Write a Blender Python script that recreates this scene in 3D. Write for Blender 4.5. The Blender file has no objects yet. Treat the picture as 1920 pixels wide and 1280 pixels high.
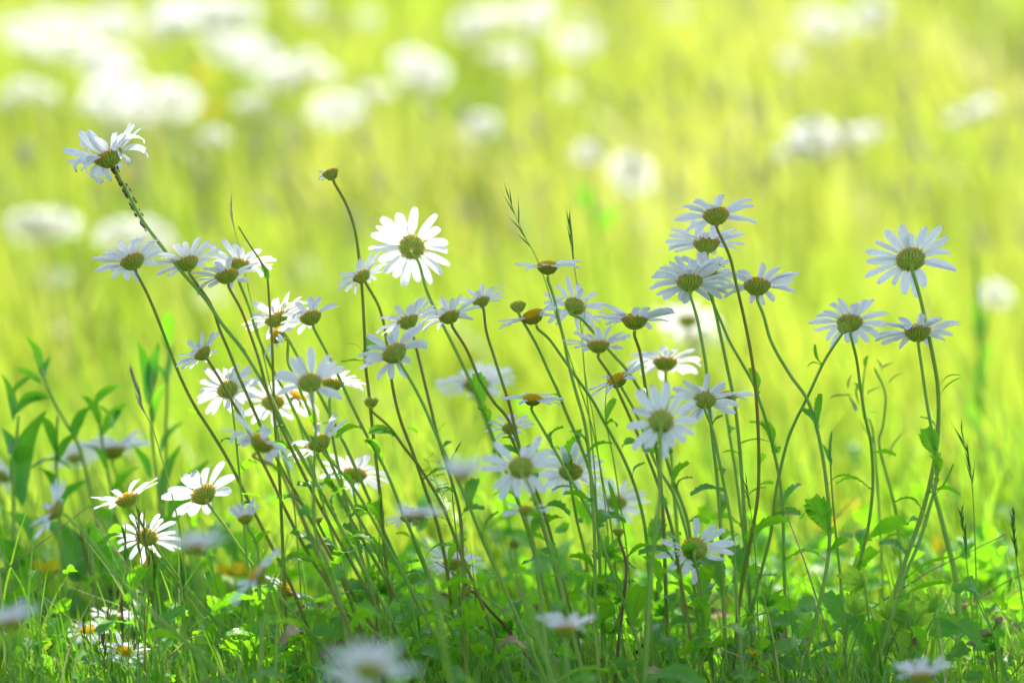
import bpy, math, random
import numpy as np
from mathutils import Vector, Matrix, Quaternion, noise
R_ = math.radians
sc = bpy.context.scene
COL = sc.collection
# ------------------------------------------------------------------ camera
FOC, LENS, PITCH = 2.5, 135.0, R_(1.5)
CAMP = Vector((0.0, -2.5, 0.020 + 2.5*math.tan(PITCH + math.atan(640*0.000347222/2.5))))
FWD = Vector((0, math.cos(PITCH), -math.sin(PITCH)))
UP = Vector((0, math.sin(PITCH), math.cos(PITCH)))
RIGHT = Vector((1, 0, 0))
cam_d = bpy.data.cameras.new('camera'); cam = bpy.data.objects.new('camera', cam_d); COL.objects.link(cam)
cam.location = CAMP; cam.rotation_euler = (math.pi/2 - PITCH, 0, 0)
cam_d.lens = LENS; cam_d.sensor_width = 36; cam_d.clip_start = 0.05; cam_d.clip_end = 2000
cam_d.dof.use_dof = True; cam_d.dof.focus_distance = 2.5; cam_d.dof.aperture_fstop = 4.0
sc.camera = cam
PXM = 36.0/LENS/1920.0                      # metres per pixel per metre of depth
# ------------------------------------------------------------------ light
SUN_EL, SUN_AZ = R_(55), R_(25)
w = bpy.data.worlds.new('World'); sc.world = w; w.use_nodes = True
nt = w.node_tree; bg = nt.nodes['Background']
sky = nt.nodes.new('ShaderNodeTexSky'); sky.sky_type = 'NISHITA'; sky.sun_disc = False
sky.sun_elevation = SUN_EL; sky.sun_rotation = SUN_AZ; sky.air_density = 1.0; sky.dust_density = 1.3
nt.links.new(sky.outputs[0], bg.inputs[0]); bg.inputs[1].default_value = 0.15
S = Vector((math.sin(SUN_AZ)*math.cos(SUN_EL), math.cos(SUN_AZ)*math.cos(SUN_EL), math.sin(SUN_EL)))   # towards the sun
sd = bpy.data.lights.new('sun', 'SUN'); sd.energy = 4.1; sd.angle = R_(0.53); sd.color = (1.0, 0.93, 0.80)
so = bpy.data.objects.new('sun', sd); COL.objects.link(so); so.rotation_euler = S.to_track_quat('Z', 'Y').to_euler(); so.location = S*20
sc.view_settings.view_transform = 'Standard'; sc.view_settings.look = 'None'
sc.view_settings.exposure = 1.48; sc.view_settings.gamma = 1; sc.view_settings.use_curve_mapping = False
sc.cycles.max_bounces = 10; sc.cycles.diffuse_bounces = 5; sc.cycles.transmission_bounces = 6
sc.cycles.sample_clamp_indirect = 6.0
sc.cycles.caustics_reflective = False; sc.cycles.caustics_refractive = False
# ------------------------------------------------------------------ helpers
def P(px, py, y):
    """the point of the plane y (metres behind the focal plane's foot) seen at photo pixel px, py"""
    d = FWD + RIGHT*((px-960)*PXM) + UP*((640-py)*PXM)
    k = (y - CAMP.y)/d.y
    return CAMP + d*k
def mpp(y): return (y - CAMP.y)*PXM
def smooth(a, b, x):
    t = min(1, max(0, (x-a)/(b-a))); return t*t*(3-2*t)
def ground(x, y):
    z = 0.19*max(0.0, math.sqrt((y-2.2)**2+0.3)*0.5 + (y-2.2)*0.5) - 0.002
    if y > 14: z = 0.19*11.8 + (y-14)*0.06
    z += 0.02*math.sin(x*1.7+y*0.9)*smooth(0.8, 3, abs(y)+abs(x)*0.5)
    return z

class MB:
    def __init__(s): s.v=[]; s.f=[]; s.uv=[]; s.m=[]
    def face(s, idx, uvs, m=0):
        s.f.append(idx); s.uv.extend(uvs); s.m.append(m)
    def grid(s, rows, uvf=None, m=0, close=False):
        """rows: list of lists of points (same length)"""
        b = len(s.v); n = len(rows[0]); R = len(rows)
        for r in rows: s.v.extend([tuple(p) for p in r])
        cols = n if close else n-1
        for i in range(R-1):
            for j in range(cols):
                j2 = (j+1) % n
                a, c = b+i*n+j, b+i*n+j2
                d, e = b+(i+1)*n+j2, b+(i+1)*n+j
                u0, u1 = j/cols, (j+1)/cols; v0, v1 = i/(R-1), (i+1)/(R-1)
                if uvf: q = [uvf(u0,v0), uvf(u1,v0), uvf(u1,v1), uvf(u0,v1)]
                else: q = [(u0,v0),(u1,v0),(u1,v1),(u0,v1)]
                s.face((a,c,d,e), q, m)
    def tube(s, pts, rads, n=8, m=0, ridge=0.0, cap=True):
        rows = []; prev = None
        for i, p in enumerate(pts):
            t = (pts[min(i+1, len(pts)-1)] - pts[max(i-1, 0)]).normalized()
            if prev is None:
                ref = Vector((1,0,0)) if abs(t.x) < 0.8 else Vector((0,1,0))
                a = t.cross(ref).normalized()
            else:
                a = (prev - t*prev.dot(t)).normalized()
            prev = a; b = t.cross(a)
            rows.append([p + (a*math.cos(2*math.pi*k/n) + b*math.sin(2*math.pi*k/n))*rads[i]*(1+(ridge if k%2 else -ridge)) for k in range(n)])
        s.grid(rows, m=m, close=True)
        if cap:
            for r, rev in ((rows[0], True), (rows[-1], False)):
                b0 = len(s.v); s.v.extend([tuple(p) for p in r])
                idx = list(range(b0, b0+n)); idx = idx[::-1] if rev else idx
                s.face(tuple(idx), [(0.5,0.5)]*n, m)
    def ball(s, c, r, seg=8, rings=5, m=0, sx=1, sy=1, sz=1, q=None):
        rows = []
        for i in range(rings+1):
            th = math.pi*i/rings
            row = []
            for k in range(seg):
                ph = 2*math.pi*k/seg
                o = Vector((math.sin(th)*math.cos(ph)*sx, math.sin(th)*math.sin(ph)*sy, math.cos(th)*sz))*r
                if q: o = q @ o
                row.append(c+o)
            rows.append(row)
        s.grid(rows, m=m, close=True)
    def mesh(s, name, mats, smooth_=True):
        me = bpy.data.meshes.new(name)
        me.from_pydata(s.v, [], s.f)
        uvl = me.uv_layers.new(name='UVMap')
        uvl.data.foreach_set('uv', np.array(s.uv, dtype=np.float32).ravel())
        for mm in mats: me.materials.append(mm)
        if len(mats) > 1: me.polygons.foreach_set('material_index', s.m)
        if smooth_: me.polygons.foreach_set('use_smooth', [True]*len(s.f))
        me.update(); return me
    def build(s, name, mats, parent=None, loc=None):
        if not isinstance(mats, (list, tuple)): mats = [mats]
        return link(name, s.mesh(name, mats), parent)
def link(name, me, parent=None):
    o = bpy.data.objects.new(name, me); COL.objects.link(o)
    if parent is not None: o.parent = parent
    return o
def tag(o, label=None, cat=None, group=None, kind=None):
    if label: o['label'] = label
    if cat: o['category'] = cat
    if group: o['group'] = group
    if kind: o['kind'] = kind
    return o
def empty(name, loc, label, cat, group=None):
    o = bpy.data.objects.new(name, None); COL.objects.link(o); o.location = loc; o.empty_display_size = 0.02
    return tag(o, label, cat, group)
def catmull(pts, per=6):
    q = [pts[0]*2-pts[1]] + list(pts) + [pts[-1]*2-pts[-2]]
    out = []
    for i in range(1, len(q)-2):
        a, b, c, d = q[i-1], q[i], q[i+1], q[i+2]
        for k in range(per):
            t = k/per
            out.append(0.5*((2*b)+(c-a)*t+(2*a-5*b+4*c-d)*t*t+(3*b-a-3*c+d)*t**3))
    out.append(pts[-1].copy()); return out
# ------------------------------------------------------------------ materials
def newmat(name):
    m = bpy.data.materials.new(name); m.use_nodes = True
    n = m.node_tree.nodes; n.clear(); return m, n, m.node_tree.links
def ramp(n, stops):
    r = n.new('ShaderNodeValToRGB'); e = r.color_ramp.elements
    e[0].position, e[0].color = stops[0][0], (*stops[0][1], 1)
    e[1].position, e[1].color = stops[-1][0], (*stops[-1][1], 1)
    for p, c in stops[1:-1]:
        k = e.new(p); k.color = (*c, 1)
    return r
def leafy(name, cols, tcols, rough=0.45, spec=0.4, trans=0.4, src='noise', scale=60, vein=0.0, bump=0.0, sheen=0):
    """two-sided plant surface: reflecting layer mixed with light passing through"""
    m, n, L = newmat(name)
    out = n.new('ShaderNodeOutputMaterial'); mix = n.new('ShaderNodeMixShader'); mix.inputs[0].default_value = trans
    pb = n.new('ShaderNodeBsdfPrincipled'); pb.inputs['Roughness'].default_value = rough
    pb.inputs['Specular IOR Level'].default_value = spec
    tr = n.new('ShaderNodeBsdfTranslucent')
    if src == 'uv':
        uv = n.new('ShaderNodeUVMap'); sp = n.new('ShaderNodeSeparateXYZ'); L.new(uv.outputs[0], sp.inputs[0]); fac = sp.outputs[0]
    else:
        tc = n.new('ShaderNodeTexCoord'); nz = n.new('ShaderNodeTexNoise'); nz.inputs['Scale'].default_value = scale; nz.inputs['Detail'].default_value = 4
        L.new(tc.outputs['Object'], nz.inputs['Vector']); mr = n.new('ShaderNodeMapRange'); mr.inputs[1].default_value = .3; mr.inputs[2].default_value = .7
        L.new(nz.outputs[0], mr.inputs[0]); fac = mr.outputs[0]
    r1 = ramp(n, cols); r2 = ramp(n, tcols); L.new(fac, r1.inputs[0]); L.new(fac, r2.inputs[0])
    c1 = r1.outputs[0]; c2 = r2.outputs[0]
    if vein:
        uv2 = n.new('ShaderNodeUVMap'); s2 = n.new('ShaderNodeSeparateXYZ'); L.new(uv2.outputs[0], s2.inputs[0])
        a = n.new('ShaderNodeMath'); a.operation='SUBTRACT'; L.new(s2.outputs[0], a.inputs[0]); a.inputs[1].default_value=.5
        ab = n.new('ShaderNodeMath'); ab.operation='ABSOLUTE'; L.new(a.outputs[0], ab.inputs[0])
        # side veins: stripes slanting away from the midrib
        k = n.new('ShaderNodeMath'); k.operation='MULTIPLY_ADD'; L.new(ab.outputs[0], k.inputs[0]); k.inputs[1].default_value=-0.5; L.new(s2.outputs[1], k.inputs[2])
        s3 = n.new('ShaderNodeMath'); s3.operation='MULTIPLY'; L.new(k.outputs[0], s3.inputs[0]); s3.inputs[1].default_value=50
        s4 = n.new('ShaderNodeMath'); s4.operation='SINE'; L.new(s3.outputs[0], s4.inputs[0])
        m1 = n.new('ShaderNodeMapRange'); L.new(s4.outputs[0], m1.inputs[0]); m1.inputs[1].default_value=.8; m1.inputs[2].default_value=1
        m2 = n.new('ShaderNodeMapRange'); L.new(ab.outputs[0], m2.inputs[0]); m2.inputs[1].default_value=.06; m2.inputs[2].default_value=.02
        mx = n.new('ShaderNodeMath'); mx.operation='MAXIMUM'; L.new(m1.outputs[0], mx.inputs[0]); L.new(m2.outputs[0], mx.inputs[1])
        ml = n.new('ShaderNodeMath'); ml.operation='MULTIPLY'; L.new(mx.outputs[0], ml.inputs[0]); ml.inputs[1].default_value=vein
        for which in (1, 2):
            mc = n.new('ShaderNodeMixRGB'); L.new(ml.outputs[0], mc.inputs[0])
            L.new(c1 if which == 1 else c2, mc.inputs[1]); mc.inputs[2].default_value = (.22,.32,.10,1) if which == 1 else (.12,.25,.02,1)
            if which == 1: c1 = mc.outputs[0]
            else: c2 = mc.outputs[0]
        bp = n.new('ShaderNodeBump'); bp.inputs['Strength'].default_value=.5; bp.inputs['Distance'].default_value=.0006
        L.new(mx.outputs[0], bp.inputs['Height']); L.new(bp.outputs[0], pb.inputs['Normal'])
    L.new(c1, pb.inputs['Base Color']); L.new(c2, tr.inputs['Color'])
    L.new(pb.outputs[0], mix.inputs[1]); L.new(tr.outputs[0], mix.inputs[2]); L.new(mix.outputs[0], out.inputs[0])
    return m
def petal_mat():
    m, n, L = newmat('white petal')
    out = n.new('ShaderNodeOutputMaterial'); mix = n.new('ShaderNodeMixShader'); mix.inputs[0].default_value = 0.36
    pb = n.new('ShaderNodeBsdfPrincipled'); pb.inputs['Roughness'].default_value = .55; pb.inputs['Specular IOR Level'].default_value = .3
    tr = n.new('ShaderNodeBsdfTranslucent'); tr.inputs[0].default_value = (.92,.91,.88,1)
    uv = n.new('ShaderNodeUVMap'); s = n.new('ShaderNodeSeparateXYZ'); L.new(uv.outputs[0], s.inputs[0])
    k = n.new('ShaderNodeMath'); k.operation='MULTIPLY'; L.new(s.outputs[0], k.inputs[0]); k.inputs[1].default_value = 44
    si = n.new('ShaderNodeMath'); si.operation='SINE'; L.new(k.outputs[0], si.inputs[0])
    bp = n.new('ShaderNodeBump'); bp.inputs['Strength'].default_value=.6; bp.inputs['Distance'].default_value=.0003
    L.new(si.outputs[0], bp.inputs['Height']); L.new(bp.outputs[0], pb.inputs['Normal']); L.new(bp.outputs[0], tr.inputs['Normal'])
    r = ramp(n, [(0,(.66,.72,.48)), (.16,(.89,.89,.88)), (1,(.92,.92,.91))]); L.new(s.outputs[1], r.inputs[0])
    L.new(r.outputs[0], pb.inputs['Base Color'])
    L.new(pb.outputs[0], mix.inputs[1]); L.new(tr.outputs[0], mix.inputs[2]); L.new(mix.outputs[0], out.inputs[0]); return m
def bract_mat(stops, name, tmix):
    m, n, L = newmat(name)
    out = n.new('ShaderNodeOutputMaterial')
    mix = n.new('ShaderNodeMixShader'); mix.inputs[0].default_value = tmix
    pb = n.new('ShaderNodeBsdfPrincipled'); pb.inputs['Roughness'].default_value = .5; tr = n.new('ShaderNodeBsdfTranslucent')
    uv = n.new('ShaderNodeUVMap'); s = n.new('ShaderNodeSeparateXYZ'); L.new(uv.outputs[0], s.inputs[0])
    r = ramp(n, stops); L.new(s.outputs[0], r.inputs[0])
    L.new(r.outputs[0], pb.inputs['Base Color']); L.new(r.outputs[0], tr.inputs[0])
    L.new(pb.outputs[0], mix.inputs[1]); L.new(tr.outputs[0], mix.inputs[2]); L.new(mix.outputs[0], out.inputs[0]); return m
def plain(name, col, rough=.6, spec=.3, col2=None, scale=400):
    m, n, L = newmat(name)
    out = n.new('ShaderNodeOutputMaterial'); pb = n.new('ShaderNodeBsdfPrincipled')
    pb.inputs['Roughness'].default_value = rough; pb.inputs['Specular IOR Level'].default_value = spec
    tc = n.new('ShaderNodeTexCoord'); nz = n.new('ShaderNodeTexNoise'); nz.inputs['Scale'].default_value = scale; L.new(tc.outputs['Object'], nz.inputs['Vector'])
    r = ramp(n, [(.35, col), (.65, col2 or tuple(c*.7 for c in col))]); L.new(nz.outputs[0], r.inputs[0]); L.new(r.outputs[0], pb.inputs['Base Color'])
    L.new(pb.outputs[0], out.inputs[0]); return m
M = {}
M['petal'] = petal_mat(); M['bract'] = bract_mat([(0,(.44,.64,.07)), (.5,(.40,.55,.04)), (.68,(.46,.42,.02)), (.82,(.13,.055,.01)), (1,(.50,.32,.03))], 'bract', .3)
M['bract_rim'] = bract_mat([(0,(.46,.60,.06)), (.38,(.56,.56,.03)), (.52,(.30,.17,.015)), (.66,(.86,.60,.03)), (1,(.95,.76,.07))], 'golden bract edge', .45)
M['disc'] = leafy('yellow florets', [(0,(.86,.54,.01)),(1,(.92,.70,.03))], [(0,(.9,.6,.01)),(1,(.95,.75,.04))], .6, .2, .45, scale=900)
M['stem_g'] = leafy('green stem', [(0,(.26,.44,.05)),(.6,(.33,.50,.08)),(1,(.38,.44,.09))], [(0,(.35,.55,.03)),(1,(.4,.55,.05))], .5, .25, .34, scale=55)
M['stem_b'] = leafy('olive stem', [(0,(.34,.22,.06)),(.45,(.27,.27,.045)),(1,(.25,.34,.055))], [(0,(.45,.35,.04)),(1,(.4,.5,.04))], .5, .25, .3, scale=38)
M['stem_r'] = leafy('reddish stem', [(0,(.26,.07,.04)),(1,(.20,.15,.05))], [(0,(.3,.14,.04)),(1,(.3,.25,.04))], .45, .4, .15, scale=40)
M['leaf'] = leafy('daisy leaf', [(0,(.07,.26,.012)),(1,(.12,.34,.02))], [(0,(.18,.58,.008)),(1,(.32,.70,.012))], .45, .32, .5, scale=70, vein=.5)
M['leaf_l'] = leafy('lime leaf', [(0,(.20,.42,.03)),(1,(.28,.50,.04))], [(0,(.42,.72,.03)),(1,(.55,.8,.04))], .5, .35, .45, scale=60, vein=.4)
M['blade'] = leafy('lance leaf', [(0,(.04,.20,.02)),(1,(.07,.25,.035))], [(0,(.13,.5,.01)),(1,(.24,.6,.02))], .45, .4, .45, scale=20)
M['grass'] = leafy('meadow grass', [(0,(.07,.14,.015)),(.3,(.17,.23,.02)),(.6,(.26,.28,.03)),(.82,(.40,.37,.12)),(1,(.62,.56,.36))],
                   [(0,(.30,.54,.03)),(.3,(.52,.68,.05)),(.6,(.66,.71,.08)),(.82,(.76,.73,.26)),(1,(.90,.84,.62))], .32, .6, .55, src='uv')
M['short'] = leafy('short grass', [(0,(.05,.19,.015)),(.5,(.10,.27,.025)),(.85,(.18,.33,.04)),(.92,(.34,.32,.13)),(1,(.42,.34,.18))],
                   [(0,(.14,.45,.01)),(.5,(.25,.55,.015)),(.9,(.4,.62,.03)),(1,(.5,.45,.2))], .42, .45, .45, src='uv')
M['spike'] = leafy('seed head', [(0,(.13,.30,.05)),(1,(.22,.34,.09))], [(0,(.2,.4,.03)),(1,(.3,.42,.08))], .5, .3, .5, scale=200)
M['spike_p'] = leafy('pale seed head', [(0,(.42,.42,.24)),(1,(.55,.50,.32))], [(0,(.6,.6,.3)),(1,(.7,.66,.42))], .5, .3, .4, scale=200)
M['spike_b'] = leafy('purplish seed head', [(0,(.24,.18,.07)),(1,(.20,.30,.06))], [(0,(.35,.3,.06)),(1,(.3,.45,.06))], .5, .3, .45, scale=200)
M['brown'] = plain('withered brown', (.16,.08,.02), .8, .2, (.07,.035,.012))
M['straw'] = plain('dry straw', (.42,.33,.16), .8, .2, (.17,.09,.04), 40)
M['aphid'] = plain('aphid brown', (.07,.025,.012), .4, .5, (.16,.06,.02), 900)
M['black'] = plain('beetle black', (.01,.01,.012), .3, .5)
M['soil'] = plain('ground cover soil', (.085,.14,.025), .95, .1, (.055,.06,.02), 9)
M['bark'] = plain('bark', (.11,.08,.055), .9, .2, (.05,.04,.03), 12)
M['tree_leaf'] = leafy('tree leaf', [(0,(.04,.09,.015)),(1,(.07,.13,.02))], [(0,(.1,.25,.01)),(1,(.16,.3,.02))], .45, .4, .25, scale=3)
M['buttercup'] = leafy('buttercup yellow', [(0,(.75,.5,.01)),(1,(.8,.6,.02))], [(0,(.85,.6,.01)),(1,(.9,.7,.02))], .35, .5, .35, scale=80)
def water():
    m, n, L = newmat('water drop'); out = n.new('ShaderNodeOutputMaterial'); g = n.new('ShaderNodeBsdfPrincipled')
    g.inputs['Roughness'].default_value = .02; g.inputs['IOR'].default_value = 1.33; g.inputs['Transmission Weight'].default_value = 1
    L.new(g.outputs[0], out.inputs[0]); return m
M['water'] = water()
# ------------------------------------------------------------------ ground
def build_ground():
    xs = sorted(set([-300,-120,-50,-20,-10] + [round(-6+.25*i,3) for i in range(49)] + [10,20,50,120,300]))
    ys = sorted(set([-200,-60,-20,-8] + [round(-5+.25*i,3) for i in range(88)] + [20,30,60,150,500]))
    v = [(x, y, ground(x, y)) for y in ys for x in xs]; n = len(xs)
    f = [(j*n+i, j*n+i+1, (j+1)*n+i+1, (j+1)*n+i) for j in range(len(ys)-1) for i in range(n-1)]
    me = bpy.data.meshes.new('ground'); me.from_pydata(v, [], f); me.materials.append(M['soil'])
    me.polygons.foreach_set('use_smooth', [True]*len(f))
    tag(link('ground', me), kind='structure')
build_ground()
# ------------------------------------------------------------------ unseen shade tree right of the frame, crown shaped to shade the front plants
U = Vector((math.cos(SUN_AZ), -math.sin(SUN_AZ), 0)); V = S.cross(U).normalized()
if V.z < 0: V = -V
def suv(p): return p.dot(U), p.dot(V)
SUNNY = []                                   # (u, v, radius): gaps cut in the crown so sun reaches chosen heads
def tree_build():
    rng = random.Random(5)
    root = empty('shade_tree', (2.5, 1.6, ground(2.5,1.6)), 'unseen leafy broadleaf tree whose overhanging boughs shade the daisies', 'tree')
    rl = root.location.copy()
    mb = MB()
    tp = catmull([rl-Vector((0,0,.2)), rl+Vector((-.05,0,1)), rl+Vector((-.15,-.05,2.2)), rl+Vector((-.35,-.15,3.3)), rl+Vector((-.5,-.3,4.4))], 5)
    mb.tube([p-rl for p in tp], [.16*(1-.8*i/(len(tp)-1))+.01 for i in range(len(tp))], 12)
    ends = []
    for i in range(26):
        a = tp[rng.randrange(9, len(tp)-1)]
        u, v, t = rng.uniform(-.5, 2.2), rng.uniform(-.1, 1.3), rng.uniform(3.3, 4.6)
        e = U*u + V*v + S*t
        mid = (a+e)/2 + Vector((rng.uniform(-.2,.2), rng.uniform(-.2,.2), rng.uniform(.05,.35)))
        ppts = catmull([a, mid, e], 5); mb.tube([p-rl for p in ppts], [.03*(1-.85*k/(len(ppts)-1)) for k in range(len(ppts))], 6); ends.append(e)
    mb.build('trunk', M['bark'], root)
    lb = MB(); cnt = 0
    while cnt < 9500:
        core = cnt < 5200
        if core: u, v, t = rng.uniform(-.62, .75), rng.uniform(-.19, 1.05), rng.uniform(3.3, 4.3)
        else: u, v, t = rng.gauss(1.1, .65), rng.uniform(-.15, 1.4), rng.uniform(3.1, 4.8)
        edge = -.15 + .05*math.sin(u*7) + .02*math.sin(u*19+1)
        if v < edge: continue
        bad = False
        for (a, b, r) in SUNNY:
            if (u-a)**2 + (v-b)**2 < r*r: bad = True; break
        if bad: continue
        cnt += 1
        c = U*u + V*v + S*t - rl
        q = Quaternion((rng.gauss(0,1), rng.gauss(0,1), rng.gauss(0,1), rng.gauss(0,1))).normalized()
        if core: q = (Quaternion((0,0,1), rng.uniform(0,6.28)).to_matrix() @ Matrix.Rotation(rng.uniform(-.7,.7), 3, 'X')).to_quaternion()
        L_, W_ = rng.uniform(.05,.08), rng.uniform(.022,.034)
        b = len(lb.v)
        for x, y, z in ((-L_/2,0,0),(-L_*.1,W_,.006),(L_/2,0,-.008),(-L_*.1,-W_,.006)):
            lb.v.append(tuple(c + q @ Vector((x, y, z))))
        lb.face((b,b+1,b+2), [(0,0),(0,1),(1,0)]); lb.face((b,b+2,b+3), [(0,0),(1,0),(1,1)])
    lb.build('crown', M['tree_leaf'], root)
# ------------------------------------------------------------------ daisy heads
def bract_scale(mb, base, out, up, side, L_, W_, m=0):
    """one overlapping bract: brown-edged tongue"""
    rows = []; N = 5
    for i in range(N+1):
        s = i/N; wv = W_*(math.sin(math.pi*min(1, .18+s*.82))**.7 if s < 1 else .12)
        c = base + up*(L_*s) + out*(.0006*math.sin(s*2.2))
        rows.append([c - side*wv - out*.0004, c - side*wv*.6, c + out*.0003, c + side*wv*.6, c + side*wv - out*.0004])
    def uvf(u, v): return (max(abs(u-.5)*2, 0 if v < .6 else (v-.6)/.4), v)
    mb.grid(rows, uvf, m)
def make_cup(seed, r=.0088, h=.0058):
    rng = random.Random(seed); mb = MB()
    prof = [(.0012,-.0016),(.0020,-.0006),(.0042,.0004),(.0064,.0020),(.0078,.0038),(r-.0008,h)]
    rows = [[Vector((a*math.cos(2*math.pi*k/20), a*math.sin(2*math.pi*k/20), z)) for k in range(20)] for a, z in prof]
    mb.grid(rows, lambda u, v: (.62, v), close=True)
    for row, (rr, z, n, L_, W_, sl) in enumerate(((.0026,.0000,12,.0040,.0010,.5),(.0044,.0008,16,.0043,.0011,.72),(.0060,.0019,20,.0044,.0011,.9),(.0074,.0034,24,.0037,.0010,1.0))):
        for k in range(n):
            a = 2*math.pi*(k+.5*(row%2)+rng.uniform(-.15,.15))/n
            o = Vector((math.cos(a), math.sin(a), 0)); side = Vector((-math.sin(a), math.cos(a), 0))
            up = (o*math.cos(sl) + Vector((0,0,math.sin(sl)))).normalized()
            nrm = (o*math.sin(sl) - Vector((0,0,math.cos(sl)))).normalized()
            bract_scale(mb, o*rr + Vector((0,0,z)) + nrm*.00035, nrm, up, side, L_*rng.uniform(.9,1.12)*(1.3 if row == 3 else 1), W_*rng.uniform(.9,1.15), 1 if row == 3 else 0)
    return mb.mesh('bract_cup', [M['bract'], M['bract_rim']])
def make_disc(seed, r=.0093, z0=.0060, dome=.0036):
    rng = random.Random(seed); mb = MB()
    rows = []
    for i in range(7):
        th = (math.pi/2)*(1-i/6); a = r*.96*math.sin(th); z = z0 + dome*math.cos(th)
        rows.append([Vector((max(a,.0001)*math.cos(2*math.pi*k/24), max(a,.0001)*math.sin(2*math.pi*k/24), z)) for k in range(24)])
    mb.grid(rows, close=True)
    for i in range(330):
        s = math.sqrt((i+.5)/330); a = i*2.39996; th = s*math.pi/2; rim = s > .9
        p = Vector((r*s*math.cos(a), r*s*math.sin(a), z0 + dome*math.sqrt(max(0, 1-s*s))))
        nrm = Vector((math.cos(a)*s*.8, math.sin(a)*s*.8, (1.05-s*.55) if not rim else rng.uniform(-.35,.3))).normalized()
        L_ = rng.uniform(.0007,.0013)*(1.5 if rim else 1)
        t1 = nrm.orthogonal().normalized(); t2 = nrm.cross(t1); b = len(mb.v); w_ = .00042
        for k in range(5):
            an = 2*math.pi*k/5; mb.v.append(tuple(p + (t1*math.cos(an)+t2*math.sin(an))*w_*.7))
        for k in range(5):
            an = 2*math.pi*k/5; mb.v.append(tuple(p + nrm*L_ + (t1*math.cos(an)+t2*math.sin(an))*w_))
        for k in range(5): mb.face((b+k, b+(k+1)%5, b+5+(k+1)%5, b+5+k), [(0,0),(1,0),(1,1),(0,1)])
        mb.face(tuple(b+5+k for k in range(5)), [(.5,.5)]*5)
    return mb.mesh('flower_disc', [M['disc']])
CUPS = [make_cup(i) for i in range(3)]; DISCS = [make_disc(i) for i in range(3)]
FLATD = make_disc(9, dome=.0022)
def petal(mb, a, L_, W_, e, droop, twist, rng, r0=.0070, z0=.0053, nl=9, nw=6, side_bend=0):
    o = Vector((math.cos(a), -math.sin(a), 0)); side = Vector((-math.sin(a), -math.cos(a), 0)); zz = Vector((0,0,1))
    c = o*r0 + zz*z0; ang = e; ds = L_/nl; rows = []; notch = rng.uniform(.0,.0006)
    cup = rng.uniform(.05,.30); hd = 0.0
    ph = rng.uniform(0, 6)
    for i in range(nl+1):
        s = i/nl
        dirv = (o*math.cos(hd) + side*math.sin(hd))*math.cos(ang) + zz*math.sin(ang)
        sdir = (side*math.cos(hd) - o*math.sin(hd))
        nv = dirv.cross(sdir).normalized()
        if nv.z < 0: nv = -nv
        wv = W_*(.30 + .70*smooth(0,.42,s))*(1 if s < .68 else math.sqrt(max(0, 1-((s-.68)/.345)**2))*.98+.02)
        tw = twist*s; sd_ = sdir*math.cos(tw) + nv*math.sin(tw); n2 = nv*math.cos(tw) - sdir*math.sin(tw)
        row = []
        for j in range(nw+1):
            x = j/nw*2-1
            tipo = (notch*math.cos(x*math.pi*2.5) if s > .9 else 0)
            lift = cup*(x*x)*wv*.8 + .00036*math.cos(x*math.pi*2) + .0003*math.sin(s*7+ph+x*2)
            row.append(c + sd_*(x*wv) + n2*lift + dirv*tipo)
        rows.append(row)
        if i < nl:
            c = c + dirv*ds; ang -= droop/nl*(.4+1.2*s); hd += side_bend/nl
    mb.grid(rows)
def petals_mesh(seed, n=21, L_=.0215, W_=.0031, e=8, droop=.35, gaps=(), messy=0.0, style=None):
    rng = random.Random(seed); mb = MB(); off = rng.uniform(0, 6.28)
    for k in range(n):
        a = off + 2*math.pi*(k + rng.uniform(-.28,.28))/n
        ad = math.degrees(a) % 360
        if any((g0 <= ad <= g1) or (g0 <= ad-360 <= g1) or (g0 <= ad+360 <= g1) for g0, g1 in gaps): continue
        lay = (k % 2)*.0005
        ee = R_(e + rng.gauss(0, 6 + 18*messy)) + (.06 if k % 2 else -.05)
        dd = droop + rng.gauss(0, .18 + 1.0*messy)
        if rng.random() < .12: dd += rng.uniform(.4, 1.1)
        tw = rng.gauss(0, .22 + .9*messy)
        LL = L_*(rng.uniform(.55,.8) if rng.random() < .07 else 1)*rng.uniform(.84, 1.08)*(rng.uniform(.85,1.12) if messy > .4 else 1); WW = W_*rng.uniform(.8, 1.18)*(1-.12*min(1, messy))
        if messy > .4 and rng.random() < .45: dd += rng.uniform(.8, 2.4)
        petal(mb, a, LL, WW, ee, dd, tw, rng, z0=.0055+lay, side_bend=rng.gauss(0, .13+.3*messy))
    return mb.mesh('petals', [M['petal']])
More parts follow.
